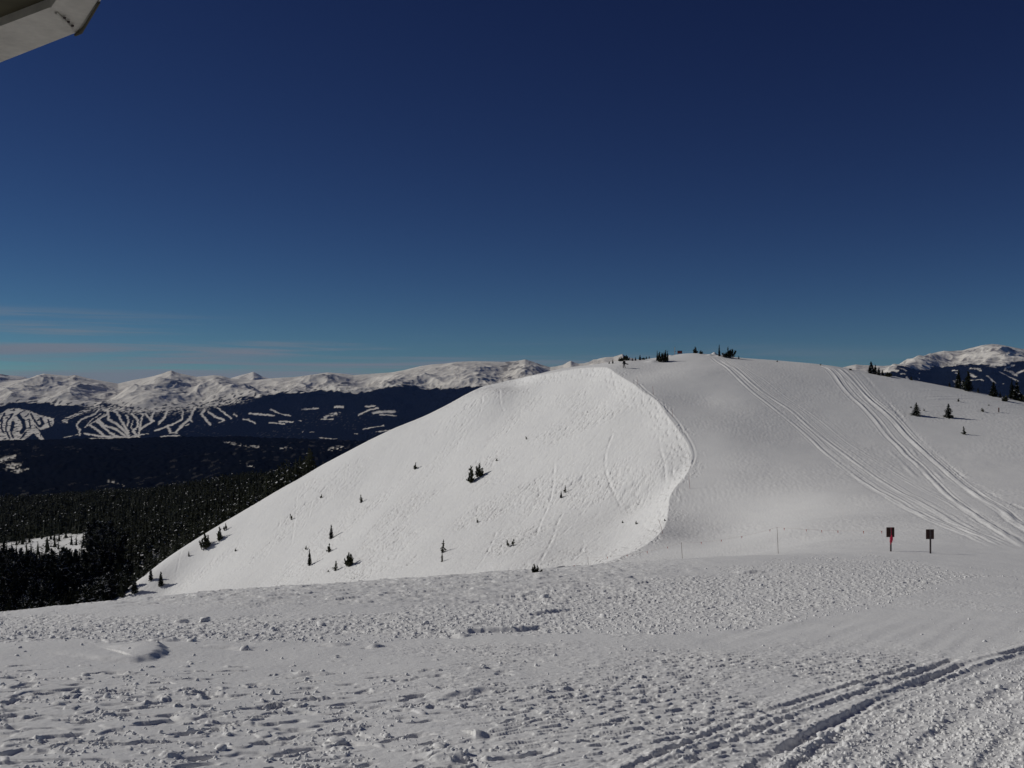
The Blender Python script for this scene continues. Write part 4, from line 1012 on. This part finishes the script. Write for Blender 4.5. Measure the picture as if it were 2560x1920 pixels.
# summit pole and board
x, y, z = ground_pt(1687, 887, 200); k = y/F
e = empty('summit_pole', (x, y, z), 'tall orange-brown pole on the summit beside the red board', 'pole')
pb = MB(); pb.tube([(0,0,-.4),(0,0,19.5*k)], [.055,.045], 8); pb.build('shaft', plain('orange_brown_pole', (.42,.20,.08), .7, .2, 5), e)
pb = MB(); pb.tube([(0,0,14.5*k),(0,0,17.5*k)], [.06,.058], 8); pb.build('reflective_band', plain('dull_yellow_band', (.5,.38,.12), .6, .1, 5), e)
pb = MB(); pb.box(-.03, .30, -.02, .02, 8*k, 9*k); pb.build('crosspiece', M_POST, e)
x, y, z = ground_pt(1699.5, 886, 200)
e = empty('summit_board', (x, y, z), 'small dark red boxy board standing on the summit snow', 'sign')
b_ = MB(); b_.box(-5.8*k, 5.8*k, -.06, .06, 1.2*k, 6.8*k, 0, .01); b_.build('board', plain('dark_red_paint', (.20,.030,.025), .6, .3, 3), e)
b_ = MB(); b_.box(-6.0*k, 6.0*k, -.08, .08, 6.8*k+.002, 8.6*k, 0, .01); b_.build('top_cap', plain('dark_brown_timber', (.03,.022,.02), .8, .3, 5), e)
for sx in (-1, 1):
    b_ = MB(); b_.box(sx*5.0*k-.06, sx*5.0*k+.06, -.055, .055, -.5, 1.2*k-.002, 0, .008); b_.build('post', M_POST, e)
# stake on the right flank
x, y, z = ground_pt(2497, 1031, 80); k = y/F
e = empty('stake', (x, y, z), 'short dark stake standing alone in the snow of the right flank', 'stake')
pb = MB(); pb.box(-.10, .10, -.07, .07, -.3, 11.5*k, 0, .01); pb.build('post', M_SIGN, e)
pb = MB(); pb.box(-.105, .105, -.075, .075, 9.0*k, 10.2*k, 0, .006); pb.build('band', M_REDPOLE, e)

# ------------------------------------------------------------------ person carrying a snowboard
M_DARKCLOTH = plain('black_outerwear', (.018,.019,.024), .85, .3, 20)
M_TROUSER = plain('charcoal_trousers', (.022,.022,.026), .85, .3, 20)
M_SKIN = plain('skin', (.45,.27,.20), .6, .08, 10)
M_HAT = plain('dark_hat', (.03,.025,.03), .8, .2, 20)
def skin_obj(name, verts, edges, rads, mat, parent, sub=1):
    me = bpy.data.meshes.new(name); me.from_pydata(verts, edges, []); me.update(); me.materials.append(mat)
    o = link(name, me, parent)
    md = o.modifiers.new('Skin', 'SKIN'); md.use_smooth_shade = True
    sv_ = me.skin_vertices[0].data
    for i, r in enumerate(rads):
        sv_[i].radius = (r, r) if not hasattr(r, '__len__') else r; sv_[i].use_root = (i == 0)
    s_ = o.modifiers.new('Subdivision', 'SUBSURF'); s_.levels = sub; s_.render_levels = sub
    return o
px_, py_, pz_ = ground_pt(1560.5, 921, 150)
person = empty('person', (px_, py_, pz_), 'person in dark outerwear walking near the lip with a board under one arm', 'person', rz=.35, s=(1.12,)*3)
J = dict(pel=(0,0,.95), wa=(0,.01,1.10), ch=(0,.03,1.32), nk=(0,.05,1.48), hd=(0,.07,1.60), ht=(0,.07,1.72),
         sl=(-.19,.03,1.42), el=(-.27,-.02,1.15), hl=(-.30,.16,.98), sr=(.19,.03,1.42), er=(.28,-.03,1.16), hr=(.27,.14,1.02),
         pl=(-.10,0,.92), kl=(-.13,.14,.52), al=(-.13,.10,.10), tl=(-.14,.27,.04), pr=(.10,0,.92), kr=(.12,.02,.50), ar=(.13,-.20,.12), tr=(.14,-.06,.04))
names = list(J); idx = {n: i for i, n in enumerate(names)}
E = [('pel','wa'),('wa','ch'),('ch','nk'),('nk','hd'),('hd','ht'),('ch','sl'),('sl','el'),('el','hl'),('ch','sr'),('sr','er'),('er','hr'),('pel','pl'),('pl','kl'),('kl','al'),('al','tl'),('pel','pr'),('pr','kr'),('kr','ar'),('ar','tr')]
Rr = dict(pel=.13,wa=.12,ch=.14,nk=.055,hd=.095,ht=.06,sl=.065,el=.045,hl=.03,sr=.065,er=.045,hr=.03,pl=.09,kl=.06,al=.042,tl=.035,pr=.09,kr=.06,ar=.042,tr=.035)
skin_obj('body', [J[n] for n in names], [(idx[a_], idx[b_]) for a_, b_ in E], [Rr[n] for n in names], M_SKIN, person)
jn_ = ['ch','wa','pel','sl','el','hl','sr','er','hr','nk']; ji = {n: i for i, n in enumerate(jn_)}
jl = dict(J); jl['hl'] = (-.295,.12,1.0); jl['hr'] = (.27,.10,1.04)
skin_obj('jacket', [jl[n] for n in jn_], [(ji[a_], ji[b_]) for a_, b_ in [('ch','wa'),('wa','pel'),('ch','sl'),('sl','el'),('el','hl'),('ch','sr'),('sr','er'),('er','hr'),('ch','nk')]], [.18,.165,.175,.095,.075,.06,.095,.075,.06,.085], M_DARKCLOTH, person)
tn_ = ['pel','pl','kl','al','pr','kr','ar']; ti = {n: i for i, n in enumerate(tn_)}
skin_obj('trousers', [J[n] for n in tn_], [(ti[a_], ti[b_]) for a_, b_ in [('pel','pl'),('pl','kl'),('kl','al'),('pel','pr'),('pr','kr'),('kr','ar')]], [.15,.115,.09,.085,.115,.09,.085], M_TROUSER, person)
for nm, a_, t_ in (('boot','al','tl'),('boot','ar','tr')):
    A3 = np.array(J[a_]); T3 = np.array(J[t_]); 
    skin_obj(nm, [tuple(A3+np.array([0,0,.06])), tuple(A3+np.array([0,-.01,-.03])), tuple(T3), tuple(T3+np.array([0,.03,0]))], [(0,1),(1,2),(2,3)], [.065,.065,.055,.045], M_DARKCLOTH, person)
hb = MB(); hb.tube([(0,.06,1.60),(0,.06,1.66),(0,.06,1.72),(0,.06,1.765),(0,.06,1.78)], [.112,.116,.10,.065,.02], 12); hb.build('hat', M_HAT, person, True)
fb = MB(); fb.tube([(0,.150,1.62),(0,.172,1.605),(0,.16,1.59)], [.008,.014,.012], 6)
fb.build('nose', M_SKIN, person, True)
eb = MB()
for sx in (-.035,.035): eb.tube([(sx,.150,1.635),(sx,.162,1.635)], [.014,.008], 6)
eb.build('eyes', M_HAT, person, True)
for hx, hy, hz, sg in ((-.30,.16,.98,-1),(.27,.14,1.02,1)):
    gb = MB(); gb.tube([(hx,hy-.05,hz+.02),(hx,hy,hz),(hx,hy+.05,hz-.02)], [.036,.045,.038], 8)
    for q_, ln in zip((-.03,-.01,.01,.03), (.06,.075,.07,.055)):
        gb.tube([(hx+q_,hy+.045,hz-.02),(hx+q_,hy+.045+ln*.6,hz-.035),(hx+q_,hy+.04+ln*.8,hz-.035-ln*.5)], [.012,.011,.009], 6)
    gb.tube([(hx-sg*.035,hy,hz),(hx-sg*.065,hy+.03,hz-.005),(hx-sg*.07,hy+.06,hz-.02)], [.014,.012,.010], 6)
    gb.build('glove', M_DARKCLOTH, person, True)
# board under the arm: held, so a thing of its own
bd = empty('snowboard', (px_+.30, py_-.05, pz_+1.05), 'dark snowboard carried crosswise under the person\'s arm', 'snowboard', rz=.15)
bb = MB(); prof = []
nseg = 24
for i in range(nseg+1):
    t_ = -1+2*i/nseg; l = t_*.76; w_ = .14*math.sqrt(max(0, 1-abs(t_)**7))*(1-.12*(1-t_*t_)) + .002; up = .07*max(0, abs(t_)-.82)/.18
    prof.append((l, w_, up))
vs = []; fs = []
for l, w_, up in prof: vs += [(l, up, -w_), (l, up, w_), (l, up+.012, w_), (l, up+.012, -w_)]
for i in range(nseg):
    for j in range(4): fs.append((i*4+j, i*4+(j+1)%4, (i+1)*4+(j+1)%4, (i+1)*4+j))
fs += [(3,2,1,0), (nseg*4, nseg*4+1, nseg*4+2, nseg*4+3)]
bb.add(vs, fs); o = bb.build('deck', plain('dark_board', (.03,.03,.04), .4, .3, 3), bd); o.rotation_euler = (0, .22, 0)
for l in (-.25, .25):
    b_ = MB(); b_.box(l-.06, l+.06, .0125, .09, -.09, .09, 0, .01); o = b_.build('binding', M_HAT, bd); o.rotation_euler = (0, .22, 0)
# walking pole in the other hand
wp = MB(); wp.tube([(-.34,.20,1.05),(-.42,.32,.02)], [.010,.007], 6)
o = wp.build('ski_pole', M_POST); o.location = (px_, py_, pz_); o.rotation_euler = (0, 0, .35); tag(o, 'thin pole held by the walking person', 'ski pole')

# ------------------------------------------------------------------ corner of the building roof over the camera
def galv():
    m, nt, b = new_mat('weathered_galvanised_metal')
    tc = N(nt, 'ShaderNodeTexCoord')
    no = N(nt, 'ShaderNodeTexNoise', Scale=6.0, Detail=8.0, Roughness=.65); L(nt, tc.outputs['Object'], no.inputs['Vector'])
    vo = N(nt, 'ShaderNodeTexNoise', Scale=45.0, Detail=3.0); L(nt, tc.outputs['Object'], vo.inputs['Vector'])
    mm = N(nt, 'ShaderNodeMath', operation='MULTIPLY_ADD'); L(nt, vo.outputs['Fac'], mm.inputs[0]); mm.inputs[1].default_value = .35; L(nt, no.outputs['Fac'], mm.inputs[2])
    cr = N(nt, 'ShaderNodeValToRGB'); L(nt, mm.outputs[0], cr.inputs['Fac'])
    e = cr.color_ramp.elements; e[0].position = .45; e[1].position = .95; e[0].color = (.40,.385,.35,1); e[1].color = (.62,.60,.54,1)
    L(nt, cr.outputs['Color'], b.inputs['Base Color']); b.inputs['Roughness'].default_value = .65; b.inputs['Metallic'].default_value = .15
    bp = N(nt, 'ShaderNodeBump', Strength=.25, Distance=.01); L(nt, no.outputs['Fac'], bp.inputs['Height']); L(nt, bp.outputs['Normal'], b.inputs['Normal'])
    return m
M_GALV = galv(); M_SOFFIT = plain('dark_stained_plywood', (.055,.048,.022), .85, .3, 4, .2)
M_WALL = plain('brown_board_wall', (.10,.06,.04), .85, .3, 4, .2)
def H(u, v, z): q = -(v-960)/F; d = z/q; return ((u-1280)/F*d, d)
Zr = 1.0
o0 = H(0,153,Zr); o1 = H(190,78,Zr); o2 = H(209,60,Zr); o3 = H(250,-3,Zr)
i0_, i1 = H(0,62,Zr), H(126,14,Zr); i3 = H(137,-2,Zr)
def ext(a, b, L_): 
    d = np.array(b)-np.array(a); d /= np.linalg.norm(d); return tuple(np.array(b)+d*L_)
oL = ext(o1, o0, 4.0); iL = ext(i1, i0_, 4.0)
oR = ext(o2, o3, 3.2); iR = ext(i1, i3, 3.2)
bld = empty('building', (0,0,0), 'roof corner with pale metal edging and dark underside at top left', 'building')
def slab(polyxy, z0, z1):
    b_ = MB(); n = len(polyxy); vs = [(a[0], a[1], z0) for a in polyxy]+[(a[0], a[1], z1) for a in polyxy]
    fs = [tuple(range(n-1,-1,-1)), tuple(range(n, 2*n))]+[(i, (i+1)%n, n+(i+1)%n, n+i) for i in range(n)]
    b_.add(vs, fs); return b_
b_ = slab([oL, o0, o1, i1, i0_, iL][::1], Zr-.004, Zr+.10); b_.build('eave_trim', M_GALV, bld)
seam = H(128,14,Zr), H(186,74,Zr)
b_ = slab([i1, o1, o2, o3, oR, iR, i3], Zr-.007, Zr+.103); b_.build('gable_trim', M_GALV, bld)
jw = MB(); jl_ = [np.array([*H(140,22,Zr), Zr-.011]), np.array([*H(160,40,Zr), Zr-.012]), np.array([*H(180,62,Zr), Zr-.011])]
jw.tube(jl_, .004, 6); jw.build('seam', M_GALV, bld)
for t_ in (.25,.5,.75):
    p_ = jl_[0]*(1-t_)+jl_[2]*t_+np.array([.012,0,0]); sb = MB(); sb.tube([p_, p_-np.array([0,0,.005])], [.0045,.0035], 8); sb.build('rivet', M_POST, bld)
gl = MB(); c_ = (np.array(o1)+np.array(o2))/2
gl.tube([(o1[0]+.0, o1[1]-.004, Zr-.012), (c_[0]+.004, c_[1]-.002, Zr-.012), (o2[0], o2[1], Zr-.012), (o3[0]-.002, o3[1], Zr-.010)], [.004,.006,.004,.003], 8); gl.build('edge_gasket', M_SOFFIT, bld)
b_ = slab([iL, i0_, i1, i3, iR], Zr+.02, Zr+.06); b_.build('soffit', M_SOFFIT, bld)
b_ = slab([oL, o0, o1, o2, o3, oR], Zr+.105, Zr+.20); b_.build('roof_deck', M_GALV, bld)
wl = MB(); wl.box(-6.0, -2.3, -5.0, 1.2, -6.5, Zr+.018); wl.build('wall', M_WALL, bld)

# ------------------------------------------------------------------ air
hz = MB(); hz.box(-36000, 36000, -400, 24000, -760, 620)
hm = bpy.data.materials.new('thin_air'); hm.use_nodes = True; nt = hm.node_tree
for n_ in list(nt.nodes):
    if n_.type == 'BSDF_PRINCIPLED': nt.nodes.remove(n_)
pv = nt.nodes.new('ShaderNodeVolumePrincipled'); pv.inputs['Color'].default_value = (.22,.40,1,1); pv.inputs['Density'].default_value = 1.0e-5; pv.inputs['Anisotropy'].default_value = .0
nt.links.new(pv.outputs['Volume'], [n_ for n_ in nt.nodes if n_.type == 'OUTPUT_MATERIAL'][0].inputs['Volume'])
HAZE = True
if HAZE: tag(hz.build('haze', hm), 'thin blue air between the ridge and the far mountains', 'haze', kind='stuff')

# ------------------------------------------------------------------ light, sky, camera
EL = math.radians(30.0); AZ_AHEAD = math.radians(14.0)
sdir = np.array([-math.cos(EL)*math.cos(AZ_AHEAD), math.cos(EL)*math.sin(AZ_AHEAD), math.sin(EL)])
sun = bpy.data.lights.new('sun', 'SUN'); sun.energy = 2.25; sun.angle = math.radians(.5); sun.color = (1, .96, .885)
so = bpy.data.objects.new('sun', sun); COL.objects.link(so)
from mathutils import Vector
so.rotation_euler = Vector(tuple(sdir)).to_track_quat('Z', 'Y').to_euler(); so.location = (-50, 10, 60)
wd = bpy.data.worlds.new('World'); scene.world = wd; wd.use_nodes = True; nt = wd.node_tree
bg = nt.nodes['Background']
sk = nt.nodes.new('ShaderNodeTexSky'); sk.sky_type = 'NISHITA'; sk.sun_disc = False
sk.sun_elevation = EL; sk.sun_rotation = math.atan2(sdir[0], sdir[1]); sk.altitude = 3700; sk.air_density = .8; sk.dust_density = .1; sk.ozone_density = 3.0
tc = nt.nodes.new('ShaderNodeTexCoord'); sp_ = nt.nodes.new('ShaderNodeSeparateXYZ'); L(nt, tc.outputs['Generated'], sp_.inputs[0])
sc_ = nt.nodes.new('ShaderNodeSeparateColor'); L(nt, sk.outputs['Color'], sc_.inputs[0])
gm = nt.nodes.new('ShaderNodeCombineColor')
for ch_, ex_ in enumerate((1.40, 1.60, 1.34)):
    pw = N(nt, 'ShaderNodeMath', operation='POWER'); L(nt, sc_.outputs[ch_], pw.inputs[0]); pw.inputs[1].default_value = ex_; L(nt, pw.outputs[0], gm.inputs[ch_])
tint = N(nt, 'ShaderNodeMix', data_type='RGBA', blend_type='MULTIPLY'); tint.inputs['Factor'].default_value = 1
L(nt, gm.outputs['Color'], tint.inputs['A']); tint.inputs['B'].default_value = (.139, .124, .190, 1)
# high thin cloud streaks low over the horizon
mp = N(nt, 'ShaderNodeMapping'); mp.inputs['Scale'].default_value = (2.6, 2.6, 85); mp.inputs['Rotation'].default_value = (0, math.radians(1.5), 0); L(nt, tc.outputs['Generated'], mp.inputs['Vector'])
cn = N(nt, 'ShaderNodeTexNoise', Scale=1.0, Detail=6.0, Roughness=.55, Distortion=.3); L(nt, mp.outputs['Vector'], cn.inputs['Vector'])
cr = nt.nodes.new('ShaderNodeMapRange'); cr.inputs['From Min'].default_value = .42; cr.inputs['From Max'].default_value = .60; cr.interpolation_type = 'SMOOTHSTEP'; L(nt, cn.outputs['Fac'], cr.inputs['Value'])
hi = nt.nodes.new('ShaderNodeMapRange'); hi.interpolation_type = 'SMOOTHSTEP'; L(nt, sp_.outputs['Z'], hi.inputs['Value'])
# upper limit of the streaks falls from left to right
ad = N(nt, 'ShaderNodeMath', operation='MULTIPLY_ADD'); L(nt, sp_.outputs['X'], ad.inputs[0]); ad.inputs[1].default_value = .045; L(nt, sp_.outputs['Z'], ad.inputs[2]); L(nt, ad.outputs[0], hi.inputs['Value'])
hi.inputs['From Min'].default_value = .052; hi.inputs['From Max'].default_value = .036; hi.inputs['To Min'].default_value = 0; hi.inputs['To Max'].default_value = 1
lf = nt.nodes.new('ShaderNodeMapRange'); lf.inputs['From Min'].default_value = .30; lf.inputs['From Max'].default_value = -.15; lf.interpolation_type = 'SMOOTHSTEP'; L(nt, sp_.outputs['X'], lf.inputs['Value'])
lf.inputs['To Min'].default_value = .25
m1 = N(nt, 'ShaderNodeMath', operation='MULTIPLY'); L(nt, cr.outputs['Result'], m1.inputs[0]); L(nt, hi.outputs['Result'], m1.inputs[1])
m2 = N(nt, 'ShaderNodeMath', operation='MULTIPLY'); L(nt, m1.outputs[0], m2.inputs[0]); L(nt, lf.outputs['Result'], m2.inputs[1])
m3 = N(nt, 'ShaderNodeMath', operation='MULTIPLY'); L(nt, m2.outputs[0], m3.inputs[0]); m3.inputs[1].default_value = .9
cm = N(nt, 'ShaderNodeMix', data_type='RGBA'); L(nt, m3.outputs[0], cm.inputs['Factor']); L(nt, tint.outputs['Result'], cm.inputs['A']); cm.inputs['B'].default_value = (2.25, 2.5, 2.9, 1)
L(nt, cm.outputs['Result'], bg.inputs['Color']); bg.inputs['Strength'].default_value = .08
cam = bpy.data.cameras.new('camera'); co = bpy.data.objects.new('camera', cam); COL.objects.link(co)
co.location = (0, 0, 0); co.rotation_euler = (math.radians(90), 0, 0)
cam.sensor_width = 36; cam.lens = 36*F/2560; cam.clip_start = .1; cam.clip_end = 80000
scene.camera = co
scene.view_settings.view_transform = 'Standard'; scene.view_settings.look = 'None'; scene.view_settings.gamma = 1; scene.view_settings.exposure = 0
